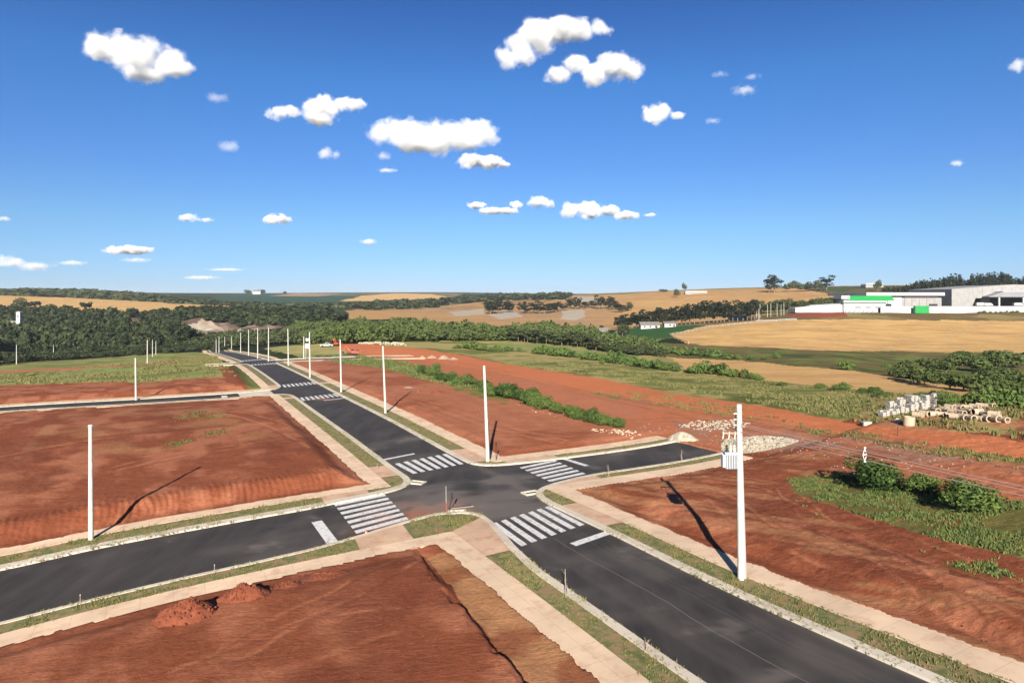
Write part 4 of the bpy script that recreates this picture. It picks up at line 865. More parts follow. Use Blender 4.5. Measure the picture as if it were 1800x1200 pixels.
# clump in the middle distance
TR=[(858,550,14,24),(866,551,14,23),(875,551,14,20),(862,552,16,20),(893,549,14,20),(900,549,12,18),(888,549,12,18),(878,545,8,22),(918,549,14,18),(927,551,16,16),(938,550,16,20),(948,551,14,16),(958,551,16,20),(968,549,16,16),(978,549,16,18),(990,546,14,14),(1003,542,14,16),(1012,543,16,20),(1022,543,14,12),(1033,540,14,10),(1045,541,14,14),(1054,544,12,24),(1062,543,10,22),(1072,542,14,20),(1080,545,16,20),(1090,549,18,14),(1100,547,10,9)]
row(TR,'gum',4,'tree','dark eucalyptus in the broken line beyond the valley wood','tree','trees beyond the valley wood',kx=1.15)
# small farm trees far left of centre
for q,l in (((436,515,14,6),'flat crowned tree left of the far farmhouse'),((460,515,14,6),'flat crowned tree right of the far farmhouse'),((500,516,8,4),'tiny far tree right of the farmhouse')):
    Y=2300.; X=(q[0]-900)/1200*Y; z=gz(X,Y); plant('tree%d'%(q[0]%5),X,Y,q[2]*Y/1200,max(17-(q[1]-q[3]-525)/1200*Y-z,6),'tree',l,'tree','far farm trees')
# woods that read as one mass
def wood(name,label,P,key,n,wr,hr,seed,mt,nq=150,s=.9,xyz=True):
    rg=np.random.default_rng(seed); X=[];Y=[]; lo,hi=P.min(0),P.max(0)
    while len(X)<n:
        a=rg.uniform(lo[0],hi[0],4000); b=rg.uniform(lo[1],hi[1],4000); k=inside(P,a,b)
        X+=list(a[k]);Y+=list(b[k])
    X=np.array(X[:n]);Y=np.array(Y[:n]); Z=land(X,Y); hn=sst(.3,.7,fbm(X,Y,22,3,seed))*.8
    var=[crown(seed+i,7.5,7.,.4,8,nq,s,'round') for i in range(6)]; VV=[];FF=[];CC=[];o_=0
    for i in range(n):
        V,Fq,cc=var[i%6]; a=rg.random()*6.28; W=rg.uniform(*wr)/7.5; H=(hr[0]+(hr[1]-hr[0])*np.clip(rg.uniform(-.25,.55)+hn[i],0,1.25))/7.4; c_,s_=math.cos(a)*W,math.sin(a)*W
        Q=np.c_[V[:,0]*c_-V[:,1]*s_+X[i],V[:,0]*s_+V[:,1]*c_+Y[i],V[:,2]*H+Z[i]]; VV.append(Q);FF.append(Fq+o_);o_+=len(Q); CC.append(np.clip(cc*.6+rg.random()*.5-.05,0,1))
    o=mesh(name,np.concatenate(VV),np.concatenate(FF),mt,cols=np.concatenate(CC)); tag(o,label,'wood',kind='stuff'); return o

wood('left_wood','dark green wood filling the valley side behind the left plots',px_poly([(-60,640),(0,622),(130,616),(300,613),(330,606),(330,598),(312,586),(302,578),(290,590),(245,592),(225,577),(205,562),(0,557),(-60,556)],30),'t',2100,(8,13),(7,13),300,M_leafd,150,.95)
wood('low_wood','lower dark scrub wood between the road end and the quarry',px_poly([(300,613),(400,612),(480,606),(560,602),(560,594),(430,598),(330,600)],30),'t',300,(6,10),(4,7.5),310,M_leafd,150,.8)
wood('quarry_wood','band of wood above and beyond the quarry',px_poly([(200,557),(330,553),(480,556),(560,556),(610,564),(540,574),(440,568),(340,557)],30),'t',700,(9,13),(7,10),320,M_leafd,120,1.1)
wood('valley_wood','broad green wood along the valley bottom beyond the red plots',px_poly([(480,603),(560,605),(640,604),(780,599),(900,599),(1000,606),(1060,616),(1150,624),(1115,606),(1040,594),(960,580),(900,585),(800,583),(740,576),(600,572),(520,576)],30),'t',1500,(5,10),(3.4,7.2),330,M_valley,170,.75)
def far_wood(name,label,pts,n,w_,h_,seed):
    wood(name,label,px_poly(pts,20),'t',n,w_,h_,seed,M_leafd,60,2.6)
far_wood('ridge_wood','dark belt of trees along the left horizon',[(-90,519),(0,519),(120,523),(300,532),(260,523),(150,516.5),(-90,515.5)],1500,(14,24),(5,10),340)
far_wood('hedge_belt','line of trees under the far green slope',[(290,533),(400,537),(480,543),(560,541),(640,541),(660,536),(560,539),(480,540),(380,533),(300,529)],500,(12,20),(5,8),350)
far_wood('far_copses','scattered copses near the central horizon',[(620,545),(740,544),(800,534),(860,530),(1000,526),(1000,520),(820,519),(800,527),(700,532),(640,534)],260,(12,22),(5,8),360)
wood('left_scrub','lower green scrub between the left meadow and the wood',px_poly([(-60,650),(0,642),(100,633),(200,628),(290,621),(345,617),(400,615),(400,611),(300,612),(0,620),(-60,625)],30),'t',420,(5,8),(2.2,4.6),345,M_leafd,170,.6)
# first trees of the woods, that can be told apart
TR=[(x_,y_+rgv.uniform(-2,1),rgv.uniform(18,28),rgv.uniform(17,25)) for x_,y_ in zip(np.arange(900,1065,5.5),np.interp(np.arange(900,1065,5.5),[900,1000,1065],[600,607,618]))]
row(TR,'egum',3,'tree','tall pale-trunked tree on the near edge of the valley wood','tree','edge trees of the valley wood',kx=.9)
TR=[(x_,y_+rgv.uniform(-2,1),rgv.uniform(18,28),rgv.uniform(12,19)) for x_,y_ in zip(np.arange(1062,1170,8),np.interp(np.arange(1062,1170,8),[1062,1100,1170],[618,622,629]))]
row(TR,'tree',5,'tree','rounded tree at the right tail of the valley wood','tree','tail trees of the valley wood')
TR=[(x_,np.interp(x_,[0,130,300],[622,616,613])+rgv.uniform(-2,0),rgv.uniform(18,30),rgv.uniform(12,20)) for x_ in np.arange(4,300,9.5)]
row(TR,'tree',5,'tree','leafy tree on the near edge of the left wood','tree','edge trees of the left wood')
for q,l in (((44,572,22,20),'dark tree just right of the white tower'),((24,574,20,16),'dark tree at the foot of the white tower'),((32,556,26,30),'big dark tree above the white tower in the left wood'),((55,556,22,24),'dark tree right of the big one by the white tower'),((92,556,22,20),'round tree top against the left tan field'),((150,556,18,24),'umbrella shaped tree against the left tan field'),((122,556,12,14),'small tree top on the edge of the left tan field'),((370,557,24,15),'dark tree on the edge of the left tan field near its right end')):
    Xy=atL(*q[:2]); k_=Xy[1]/1200; plant(('umb%d'%(q[0]%2)) if q[0] in (150,55,122) else 'tree%d'%(q[0]%5),Xy[0],Xy[1],q[2]*k_,q[3]*k_*1.1,'tree',l,'tree','standout trees of the left wood')
# ---- weeds and verge grass
M_grass=leafmat('grass_blades',(.032,.045,.012),(.070,.082,.024),(.15,.14,.052),.8)
M_weed=leafmat('weed_blades',(.028,.055,.014),(.055,.092,.024),(.12,.145,.045),.8)
def tufts(name,X,Y,Z,h,wd,nb,mt,label,seed,leany=.5):
    rg=np.random.default_rng(seed); n=len(X); P=np.repeat(np.c_[X,Y,Z],nb,0); k=len(P); h=np.repeat(h,nb)*rg.uniform(.5,1.2,k); a=rg.random(k)*6.283; b=rg.random(k)*6.283
    P[:,:2]+=rg.normal(size=(k,2))*wd*1.5
    d=np.c_[np.cos(a),np.sin(a),0*a]; l=np.c_[np.cos(b),np.sin(b),0*b]*(h*leany*rg.random(k))[:,None]
    w_=(wd*rg.uniform(.5,1.2,k))[:,None]
    V=np.stack([P-d*w_,P+d*w_,P+l+np.c_[0*h,0*h,h]],1).reshape(-1,3); F=np.arange(3*k).reshape(-1,3)
    c=np.repeat(rg.random(n),nb*3); return tag(mesh(name,V,F,mt,cols=np.c_[c,c,c]),label,'grass',kind='stuff')
VX=[];VY=[]
rg=np.random.default_rng(9)
for K1,K2,kp in VERG:
    for i in range(len(K1)-1):
        if kp[i]: continue
        X0,Y0=xy2(*((K1[i]+K2[i])/2)); r_=math.hypot(X0,Y0)
        if r_>150 or Y0<12: continue
        e1=K1[i+1]-K1[i]; e2=K2[i]-K1[i]; ar=abs(e1[0]*e2[1]-e1[1]*e2[0]); nn=rg.poisson(ar*(34 if r_<60 else (18 if r_<100 else 7)))
        s_=rg.random(nn);t_=rg.random(nn)*1.12-.06; q=K1[i]+s_[:,None]*(e1)+t_[:,None]*((1-s_)[:,None]*(K2[i]-K1[i])+s_[:,None]*(K2[i+1]-K1[i+1])); a,b=xy2(q[:,0],q[:,1]); VX+=list(a);VY+=list(b)
VX=np.array(VX);VY=np.array(VY); k=fbm(VX,VY,.9,3,90)+.25*rg.random(len(VX))>.56; VX=VX[k];VY=VY[k]
tufts('verge_grass',VX,VY,base(VX,VY)+.08,np.full(len(VX),.085)*(1+fbm(VX,VY,2,2,5)),.035,4,M_grass,'short rough grass growing on the verges',11)
def scatter(P,dens_,thr,sc0,seed):
    rg=np.random.default_rng(seed); lo,hi=P.min(0),P.max(0); n=int((hi[0]-lo[0])*(hi[1]-lo[1])*dens_); a=rg.uniform(lo[0],hi[0],n);b=rg.uniform(lo[1],hi[1],n)
    k=inside(P,a,b); a=a[k];b=b[k]; k=fbm(a,b,sc0,4,seed)+rg.normal(size=len(a))*.03>thr; return a[k],b[k]
a,b=scatter(px_poly(SEW),60,.41,2.2,62); 
tufts('weeds',a,b,land(a,b)-.02,.07+.26*fbm(a,b,1.2,3,8)**1.5,.055,4,M_weed,'green weeds spreading over the right red plot',12)
a,b=scatter(px_poly([(1650,1010),(1740,1003),(1800,1040),(1720,1050),(1660,1035)]),26,.45,1.6,62); a2,b2=scatter(px_poly([(1380,845),(1500,840),(1990,900),(1990,1060),(1620,1010),(1400,900)]),.6,.55,1.2,33); a=np.r_[a,a2];b=np.r_[b,b2]
tufts('weed_patches',a,b,land(a,b)-.02,.08+.2*fbm(a,b,1.2,3,8),.05,5,M_weed,'small scattered weed patches on the right red plot',13)
a,b=scatter(px_poly([(735,640),(620,622),(560,630),(600,640),(680,650),(735,668),(860,696),(900,706),(830,672)]),2.2,.46,3,62)
tufts('plot_weeds',a,b,land(a,b)-.02,.35+.3*fbm(a,b,3,3,8),.12,4,M_weed,'weedy strip along the back of the far red plot',14)
a,b=scatter(px_poly([(1040,690),(1160,690),(1330,722),(1480,762),(1600,785),(1990,850),(1990,875),(1800,842),(1640,812),(1560,797),(1470,777),(1340,740),(1200,720)]),5,.5,2.2,62)
tufts('roadside_grass',a,b,land(a,b)-.02,.2+.2*fbm(a,b,3,3,8),.06,4,M_grass,'patchy grass between the twin pipes and the dirt road',15)
a,b=scatter(px_poly([(880,640),(1060,662),(1330,708),(1500,740),(1650,763),(1990,815),(1990,750),(1720,706),(1600,694),(1480,684),(1340,670),(1215,658),(1100,650),(950,632)]),2.6,.50,6,64)
tufts('meadow_grass',a,b,land(a,b)-.02,.25+.3*fbm(a,b,5,3,8),.11,4,M_grass,'rough meadow grass beyond the dirt road',16)
a,b=scatter(px_poly([(0,660),(380,625),(420,670),(330,672),(240,678),(0,684)]),1.2,.5,6,61)
tufts('left_meadow_grass',a,b,land(a,b)-.02,.3+.3*fbm(a,b,5,3,8),.16,4,M_grass,'long grass on the plot beyond the left side street',17)
# few tufts on the left plot
k=[(375,745),(318,795),(378,775),(350,735),(330,745)]
for i,(a,b) in enumerate(k):
    p_=atL(a,b); g=np.random.default_rng(i); n=90; X=p_[0]+g.normal(size=n)*.9; Y=p_[1]+g.normal(size=n)*1.3
    tufts('weed_clump',X,Y,land(X,Y)-.02,np.full(n,.2),.045,4,M_weed,'sparse weeds on the bare left plot, clump %s'%(['right of the pole shadow tip','nearest the long shadow','below the upper clump','near the top of the plot','beside the upper clump'][i]),20+i)
# ------------------------------------------------ shops, warehouse, houses
M_white=mat('white_wall',col=(.42,.41,.40),var=.09,scale=.3)
M_cream=mat('cream_wall',col=(.27,.26,.25),var=.12,scale=.25)
M_green=mat('green_paint',col=(.02,.26,.06),rough=.5,var=.06,scale=.5)
M_pgreen=mat('pale_green_panel',col=(.34,.46,.38),rough=.5)
M_roof=mat('metal_roof',col=(.22,.22,.23),rough=.5,var=.08,scale=.4)
M_glass=mat('dark_glass',col=(.02,.025,.03),rough=.15)
M_pink=mat('pink_panel',col=(.40,.30,.31))
def pk(px,py,Y): return ((px-900)/1200*Y, Y, 17-(py-525)/1200*Y)
def bld(px0,px1,pyt,pyb,Y,D,cx=None):
    a=pk(px0,pyb,Y);b=pk(px1,pyt,Y); return a[0],b[0],a[2]-1.5,b[2]
def slab(name,px0,px1,pyt,pyb,Y,D,m_,par,dz=0):
    """a block whose front face stands at depth Y; local to the parent"""
    a=pk(px0,pyb,Y);b=pk(px1,pyt,Y); L=par.location
    return MB().box(((a[0]+b[0])/2-L[0],Y+D/2-L[1],(a[2]+b[2])/2-L[2]),(b[0]-a[0],D,b[2]-a[2])).build(name,m_,par)
def root(name,px,py,Y,lab,cat,grp=None):
    p=pk(px,py,Y); return empty(name,(p[0],p[1],gz(p[0],p[1])),lab,cat,grp)
o=root('shop',1540,549,528,'white shop with a bright green sloping fascia on the hill','building')
slab('wall',1483,1560,531,556,528,26,M_white,o); slab('fascia',1483,1560,527.5,531.5,526.4,27,M_pgreen,o); 
a=pk(1492,527.5,526);b=pk(1567,519.8,530); L=o.location
m=MB(); m.add([(a[0]-L[0],a[1]-L[1],a[2]-L[2]),(b[0]-L[0],a[1]-L[1],a[2]-L[2]),(b[0]-L[0],b[1]-L[1],b[2]-L[2]),(a[0]-L[0],b[1]-L[1],b[2]-L[2]),(a[0]-L[0],b[1]-L[1],a[2]-L[2]-.3),(b[0]-L[0],b[1]-L[1],a[2]-L[2]-.3),(a[0]-L[0],a[1]-L[1],a[2]-L[2]-.3),(b[0]-L[0],a[1]-L[1],a[2]-L[2]-.3)],[(0,1,2,3),(3,2,5,4),(0,3,4,6),(1,7,5,2),(0,6,7,1),(6,4,5,7)]); m.build('canopy_roof',M_green,o)
slab('canopy_end',1479,1494,519.5,525.4,527,12,M_white,o)
for a_ in (1504,1522,1539): slab('window_strip',a_,a_+10,538.5,541,527.6,.5,M_roof,o)
slab('doorway',1544,1552,541,549,527.4,.7,M_glass,o)
for k in range(7): slab('bollard',1486+k*8,1487+k*8,545,550,525,.5,M_roof,o)
o=root('store_hall',1600,549,540,'large pale store hall behind the green fronted shop','building')
slab('wall',1561,1655,519,556,540,60,M_cream,o); slab('parapet',1523,1661,514,519.5,536,66,M_white,o); slab('side_wall',1561,1585,519.5,540,539.4,.8,M_pgreen,o)
for k in range(5): slab('panel_joint',1590+k*13,1590.7+k*13,521,543,539.7,.5,M_roof,o)
slab('sign_band',1590,1648,520.5,523,539.2,1,M_pink,o); slab('loading_window',1558,1567,534,538,527,.8,M_glass,o)
slab('shutter',1634,1648,534,539,539.2,1.,M_dark,o)
o=root('annex',1440,547,530,'long low white annex to the left of the shop','building')
a=pk(1398,541,530);b=pk(1484,532.5,530); L=o.location; zb=pk(1440,547,530)[2]-L[2]-1; x0,x1=a[0]-L[0],b[0]-L[0]
MB().prism([(x0,zb),(x1,zb),(x1,b[2]-L[2]-1.2),(x0+12,b[2]-L[2]-2.2),(x0,a[2]-L[2])],0,14).build('wall',M_white,o)
MB().prism([(x0+9,b[2]-L[2]-2.4),(x0+12,b[2]-L[2]-1.5),(x1,b[2]-L[2]-.1),(x1,b[2]-L[2]-1.1)],1.2,20).build('roof',M_roof,o)
o=root('boundary_wall',1720,549,524,'long white boundary wall below the warehouse','wall')
slab('wall_panel',1548,1990,538.5,556,524,.4,M_white,o); slab('coping',1548,1990,537.9,538.6,523.9,.6,M_cream,o)
o=root('green_container',1622,549,521,'bright green container in front of the white wall','container'); slab('body',1609,1633,537.5,550.5,518,2.6,M_green,o); slab('door_end',1633,1634.2,538,550.3,518.2,2.2,M_roof,o)
for k in range(8): slab('rib',1610.5+k*2.9,1611+k*2.9,538.2,550,517.8,.25,M_green,o)
# warehouse
o=root('warehouse',1740,549,548,'big pale grey warehouse with a dark open loading bay','building'); L=o.location
f=lambda px,py,Y=548:(pk(px,py,Y)[0]-L[0],pk(px,py,Y)[2]-L[2])
MB().prism([f(1673,560),f(1700,560),f(1715,524),f(1990,524),f(1990,506),f(1785,500),f(1770,500.5),f(1673,508)],0,60).build('wall',M_cream,o)
MB().prism([f(1715,560),f(1990,560),f(1990,524),f(1716,524)],22,60).build('bay_shade',M_dark,o)  # back coloured near-black to paint in the shade of the open bay
MB().prism([f(1725,521),f(1735,518),(f(1748,513.5)),f(1990,511.5),f(1990,522),f(1725,522)],-9,-1).build('canopy',M_roof,o)
MB().prism([f(1748,512.4),f(1990,510.4),f(1990,511.4),f(1748,513.4)],-9.4,-.5).build('canopy_edge',M_white,o)
for a_ in (1743,1785,1830,1900): MB().prism([f(a_,560),f(a_+2.6,560),f(a_+2.6,522),f(a_,522)],-8,-7).build('column',M_white,o)
MB().prism([f(1725,560),f(1743,560),f(1743,523),f(1728,523)],2,4).build('inner_wall',M_cream,o)
for k in range(6): MB().prism([f(1710+k*17,523.5),f(1710.6+k*17,523.5),f(1710.6+k*17,505),f(1710+k*17,505)],-.15,-.02).build('panel_joint',M_roof,o)
def truck(px,py,Y,lab,s=1,rz=0):
    p=pk(px,py,Y); o=empty('parked_truck',(p[0],Y,p[2]),lab,'truck','white vehicles by the warehouse',rz)
    MB().box((0,0,1.9*s),(6*s,2.3*s,2.2*s)).build('cargo_box',M_white,o); MB().box((3.8*s,0,1.5*s),(1.6*s,2.2*s,1.9*s),0,.86).build('cab',M_white,o); MB().box((4.1*s,0,1.95*s),(1.1*s,2.22*s,.6*s)).build('windscreen',M_glass,o)
    MB().box((.6*s,0,.62*s),(8*s,1.8*s,.3*s)).build('chassis',M_dark,o)
    for x_ in (-1.9,3.6):
        for y_ in (-1,1): MB().tube((x_*s,y_*.85*s,.5*s),(x_*s,y_*1.15*s,.5*s),.5*s,None,12).build('wheel',M_black,o)
truck(1722,538.5,532,'white truck at the left end of the loading bay'); truck(1735,538.5,531,'white truck beside the warehouse column',.9); truck(1788,538.8,530,'white truck under the warehouse canopy')
for i in range(8):
    a_=1722+i*9.5; p=pk(a_,547.5,521.5); o=empty('scrub',(p[0],521.5,gz(p[0],521.5)),'',None); bpy.data.objects.remove(o)
    plant('shrub%d'%(i%4),p[0],521.5,rgv.uniform(2,3.6),rgv.uniform(1.2,2.2),'shrub','dry little shrub along the foot of the white wall','shrub','shrubs along the white wall')
# fence posts left of shops
for i,a_ in enumerate((1330,1336,1349,1355,1366,1373,1378)):
    p=pk(a_,547.5,520); z=gz(p[0],520.); o=empty('fence_post',(p[0],520.,z),'pale post in the row of seven before the dark trees','post','seven pale posts'); t=pk(a_,533.5+(i%3),520)[2]-z
    MB().tube((0,0,-.3),(0,0,max(t,3)),.16,.13,8).build('shaft',M_pole,o); MB().tube((0,0,max(t,3)),(0,0,max(t,3)+.25),.28,.1,8).build('cap',M_pole,o)
for a_,t_,l in ((1334,541,'pole standing on the tan slope left of the shops'),(1432,543,'pale pole in front of the red earth bank')): pole(a_,558,t_,0,l,.22,.16,P=7)
pole(1535,551,541,0,'small white pole before the green shop',P=4.5)
def house(px,py,Y,W,H,D,lab,rm,rh,wins=2):
    p=pk(px,py,Y); z=gz(p[0],Y); o=empty('house',(p[0],Y,z),lab,'house'); MB().box((0,D/2,H/2-.3),(W,D,H+.6)).build('wall',M_white,o)
    MB().prism([(-D/2-.5,H),(D/2+.5,H),(0,H+rh)],-W/2-.5,W/2+.5,'x').build('roof',rm,o).location=(0,D/2,0)
    for k in range(wins): MB().box((-W/2+W*(k+.7)/(wins+.4),-.03,H*.55),(1.1,.08,1.1)).build('window',M_glass,o)
    MB().box((W*.35,-.03,1.0),(.95,.08,2.0)).build('door',M_dark,o); return o
M_old=mat('old_roof',col=S(160,150,140,.5),var=.15,scale=.6)
house(1143,575,475,13,2.4,7,'low shed house with a pale grey roof by the green patch',M_old,2.2,3); house(1178,571,485,8,2.6,6,'tiny roofed hut right of the grey roofed house',M_old,1.4,1)
house(1291,557,525,6,3.5,6,'small white cabin at the top of the tan field',M_white,1.0,1); house(1303,558,520,9,2.2,6,'low grey shed beside the white cabin',M_old,1.2,1)
house(1061,584,440,5,2.2,4,'little brown hut at the field edge',M_old,1.8,1)
house(451,515.5,2280,26,9,16,'far farmhouse with pale walls between flat crowned trees',M_old,5,3)
p=pk(1538,503,1000); z=gz(p[0],1000); o=empty('distant_shed',(p[0],1000,z),'long white roofed shed on the far skyline at right','building'); t=pk(1538,500,1000)[2]-z
MB().box((0,8,t/2),(26,14,t)).build('wall',M_cream,o); MB().prism([(-14,t),(14,t),(8,t+2.4),(-12,t+1.6)],0,16).build('roof',M_white,o)
p=pk(1215,512,1050); z=gz(p[0],1050); o=empty('distant_barn',(p[0],1050,z),'pale low barn on the skyline right of the leaning tree','building'); MB().box((8,5,1.6),(34,8,3.4)).build('wall',M_cream,o); MB().prism([(-9,3.3),(25,3.3),(24,5),(-8,5)],0,10).build('roof',M_white,o)
# white tower in the left wood
Y=560.; p=pk(34,568,Y); z=gz(p[0],Y); o=empty('white_tower',(p[0],Y,z),'slim white tower house rising out of the left wood','building'); t=pk(34,547,Y)[2]-z
MB().box((0,0,t*.5-.5),(3.2,3.2,t)).build('tower',M_white,o); MB().box((0,0,t-.3),(3.6,3.6,.5),0,.6).build('roof',M_cream,o); MB().box((-4,1.5,t-9.5),(4.5,5,2.4)).build('wing',M_cream,o); MB().box((-4,1.5,t-8.1),(5,5.6,.4)).build('wing_roof',M_cream,o); MB().box((0,-1.62,t-4),(1,.08,1.4)).build('window',M_glass,o)
# green-field fence
def fence(pts,h,lab,name='field_fence',m_=None,sp=6.):
    P=[]
    for i in range(len(pts)-1):
        a=atL(*pts[i]);b=atL(*pts[i+1]); n=max(1,int(np.linalg.norm((b-a)[:2])/sp)); P+=[a+(b-a)*k/n for k in range(n)]
    P.append(atL(*pts[-1])); P=np.array(P); P[:,2]=land(P[:,0],P[:,1]); o=empty(name,tuple(P[0]),lab,'fence'); 
    for p in P[:90]: q=p-P[0]; MB().box((q[0],q[1],q[2]+h/2),(.14,.14,h)).build('post',M_galv,o)
    m=MB()
    for i in range(len(P)-1):
        a=P[i]-P[0];b=P[i+1]-P[0]
        for z_ in (.25,.55,.9): m.tube((a[0],a[1],a[2]+h*z_),(b[0],b[1],b[2]+h*z_),.06 if z_<.9 else .1,None,4)
    m.build('rails',m_ or M_galv,o)
fence([(1176,590),(1210,583),(1260,574),(1330,566),(1400,563)],1.2,'pale fence along the top left edge of the big tan field')
fence([(1176,590),(1192,598),(1210,604)],1.3,'short dark fence closing the corner of the big tan field',m_=M_dark)
# ------------------------------------------------ vehicles at the back of the plots
def car(px,py,lab,rz,m_):
    p_=atL(px,py); o=empty('parked_pickup',tuple(p_),lab,'pickup',None,rz)
    MB().prism([(-2.5,.45),(2.5,.45),(2.55,.85),(1.5,1.02),(-2.55,1.02)],-.9,.9).build('body',m_,o); MB().prism([(-.7,1.02),(1.5,1.02),(.75,1.65),(-.55,1.65)],-.8,.8).build('cabin',m_,o)
    MB().prism([(-.5,1.1),(1.2,1.1),(.68,1.56),(-.42,1.56)],-.82,.82).build('windows',M_glass,o); MB().box((-1.65,0,1.0),(1.6,1.5,.1)).build('cargo_bed',M_dark,o)
    for x_ in (-1.6,1.55):
        for y_ in (-1,1): MB().tube((x_,y_*.7,.36),(x_,y_*.95,.36),.38,None,14).build('wheel',M_black,o)
    for y_ in (-.7,.7): MB().box((2.53,y_,.75),(.06,.3,.16)).build('headlight',M_white,o)
car(574,610,'white pickup parked at the back edge of the plots',.2,M_white)
def digger(px,py,lab,rz,m_,s=1.):
    p_=atL(px,py); o=empty('excavator',tuple(p_),lab,'excavator',None,rz,s)
    for y_ in (-1,1): MB().prism([(-1.9,.25),(-1.6,0),(1.6,0),(1.9,.25),(1.9,.6),(1.6,.85),(-1.6,.85),(-1.9,.6)],y_*1.0-.28,y_*1.0+.28).build('track',M_black,o)
    MB().box((-.4,0,1.45),(2.9,2.2,.9)).build('body',m_,o); MB().box((-1.6,0,2.05),(.9,2.0,.5)).build('counterweight',M_dark,o)
    c=MB().box((.55,.6,2.4),(1.2,.95,1.3),0,.9).build('cab',m_,o); MB().box((.62,.6,2.5),(1.22,.97,.7),0,.9).build('cab_window',M_glass,c)
    MB().tube((.9,-.3,1.7),(3.2,-.3,4.0),.24,.2,6).build('boom',m_,o); MB().tube((3.2,-.3,4.0),(4.6,-.3,1.9),.18,.14,6).build('arm',m_,o)
    MB().prism([(4.3,1.9),(4.9,1.9),(4.8,1.0),(4.1,.8),(3.9,1.3)],-.75,.15).build('bucket',M_dark,o); MB().tube((1.6,-.3,1.9),(2.9,-.3,3.2),.08,.06,6).build('hydraulic_ram',M_galv,o)
digger(592,609,'orange excavator beside the white pickup',2.6,M_or,.75); digger(622,625,'small rusty excavator on the bare soil by the right side street',3.5,M_red,.8)
# ------------------------------------------------ heaps, rubble, building materials
M_stone=mat('stone_grey',col=S(196,184,162,.62),var=.3,scale=2.5,bump=.3,bscale=9)
M_sand=mat('sand_heap',col=S(196,166,140,.55),var=.15,scale=3,bump=.4,bscale=12)
M_clod=mat('red_clods',col=S(152,84,58,.58),var=.2,scale=5,bump=.6,bscale=14)
M_block=mat('white_block',col=S(214,206,194,.56),var=.08,scale=3)
M_conc=mat('pipe_concrete',col=S(218,194,166,.6),var=.12,scale=2)
def rocks(name,X,Y,Z,s,m_,label,cat,seed,group=None,kind=None,flat=.7,per=False):
    rg=np.random.default_rng(seed); n=len(X); V=[];F=[]
    for i in range(n):
        q=IV1*(1+rg.normal(size=(len(IV1),1))*.16)*s[i]*np.array([1,rg.uniform(.6,1),flat*rg.uniform(.7,1.1)]); a=rg.random()*6.28; c_,s_=math.cos(a),math.sin(a)
        q=np.c_[q[:,0]*c_-q[:,1]*s_,q[:,0]*s_+q[:,1]*c_,q[:,2]]+[X[i],Y[i],Z[i]]; V.append(q);F.append(IF1+len(IV1)*i)
    return tag(mesh(name,np.concatenate(V),np.concatenate(F),m_),label,cat,group,kind)
def heapfield(name,pts,n,smin,smax,hh,m_,label,cat,seed,kind='stuff',edge=1.5):
    P=px_poly(pts,12); rg=np.random.default_rng(seed); c=P.mean(0); lo,hi=P.min(0),P.max(0); a=rg.uniform(lo[0],hi[0],n*3);b=rg.uniform(lo[1],hi[1],n*3); k=inside(P,a,b); a=a[k][:n];b=b[k][:n]
    d=np.full(len(a),1e9)
    for i in range(len(P)):
        p=P[i];q=P[(i+1)%len(P)]; e=q-p; t=np.clip(((a-p[0])*e[0]+(b-p[1])*e[1])/(e@e+1e-9),0,1); d=np.minimum(d,np.hypot(a-p[0]-t*e[0],b-p[1]-t*e[1]))
    h=hh*sst(0,edge*2,d)*(.7+.6*fbm(a,b,1.5,2,seed)); return rocks(name,a,b,land(a,b)+h,rg.uniform(smin,smax,len(a)),m_,label,cat,seed,kind=kind)
def cone_heap(name,px,py,wpx,hpx,m_,lab,cat,rough=.25,seed=1,sq=.8):
    p_=atL(px,py); k_=p_[1]/1200; W=wpx*k_/2;H=hpx*k_; n=40; V=[];F=[]
    rr_=np.linspace(0,1,14); th=np.linspace(0,2*math.pi,n,endpoint=False)
    X=np.concatenate([p_[0]+np.cos(th)*r*W for r in rr_]); Y=np.concatenate([p_[1]+W*sq*.6+np.sin(th)*r*W*sq for r in rr_]); Rr=np.repeat(rr_,n)
    nz_=fbm(X,Y,W*.5,4,seed); R2=np.clip(Rr+(nz_-.5)*.5*Rr,0,1.1); Z=land(X,Y)+H*np.clip(1-R2**1.3,-.05,1)*(1-rough/2+rough*fbm(X,Y,.5,3,seed+3))-.08*Rr
    idx_=np.arange(14*n).reshape(14,n); F=np.concatenate([np.c_[idx_[i],idx_[i+1],np.roll(idx_[i+1],-1),np.roll(idx_[i],-1)] for i in range(13)])
    return tag(mesh(name,np.c_[X,Y,Z],F,m_,smooth=False),lab,cat)
cone_heap('sand_heap',1200,776,66,15,M_stone,'pale sand and stone heap at the end of the right arm','heap',seed=4,rough=.5,sq=.6)
heapfield('gravel_heap',[(1268,782),(1275,772),(1320,768),(1370,768),(1405,774),(1385,783),(1340,793),(1300,797),(1270,795)],3200,.06,.17,.7,M_stone,'broad heap of grey crushed stone beyond the right arm','gravel',5)
heapfield('rubble_spread',[(1190,748),(1225,738),(1290,738),(1320,745),(1290,756),(1240,758)],260,.06,.22,.1,M_stone,'thin spread of grey rubble beyond the sand heap','rubble',6)
heapfield('loose_stones',[(1100,765),(1140,745),(1600,790),(1750,830),(1500,850),(1380,810),(1200,800)],260,.04,.11,0,M_stone,'scattered small stones on the red soil','stones',7,edge=.01)
heapfield('white_stone_row',[(622,602),(640,600),(712,603),(716,607),(640,606)],260,.25,.55,.4,mat('white_stone',col=S(216,208,178,.6),var=.15,scale=1),'row of whitish boulders before the valley wood','boulders',8)
heapfield('hedge_stones',[(1040,757),(1070,760),(1100,760),(1130,766),(1110,773),(1040,763)],60,.08,.25,.02,M_conc,'small pale rocks at the near end of the bush row','rocks',9)
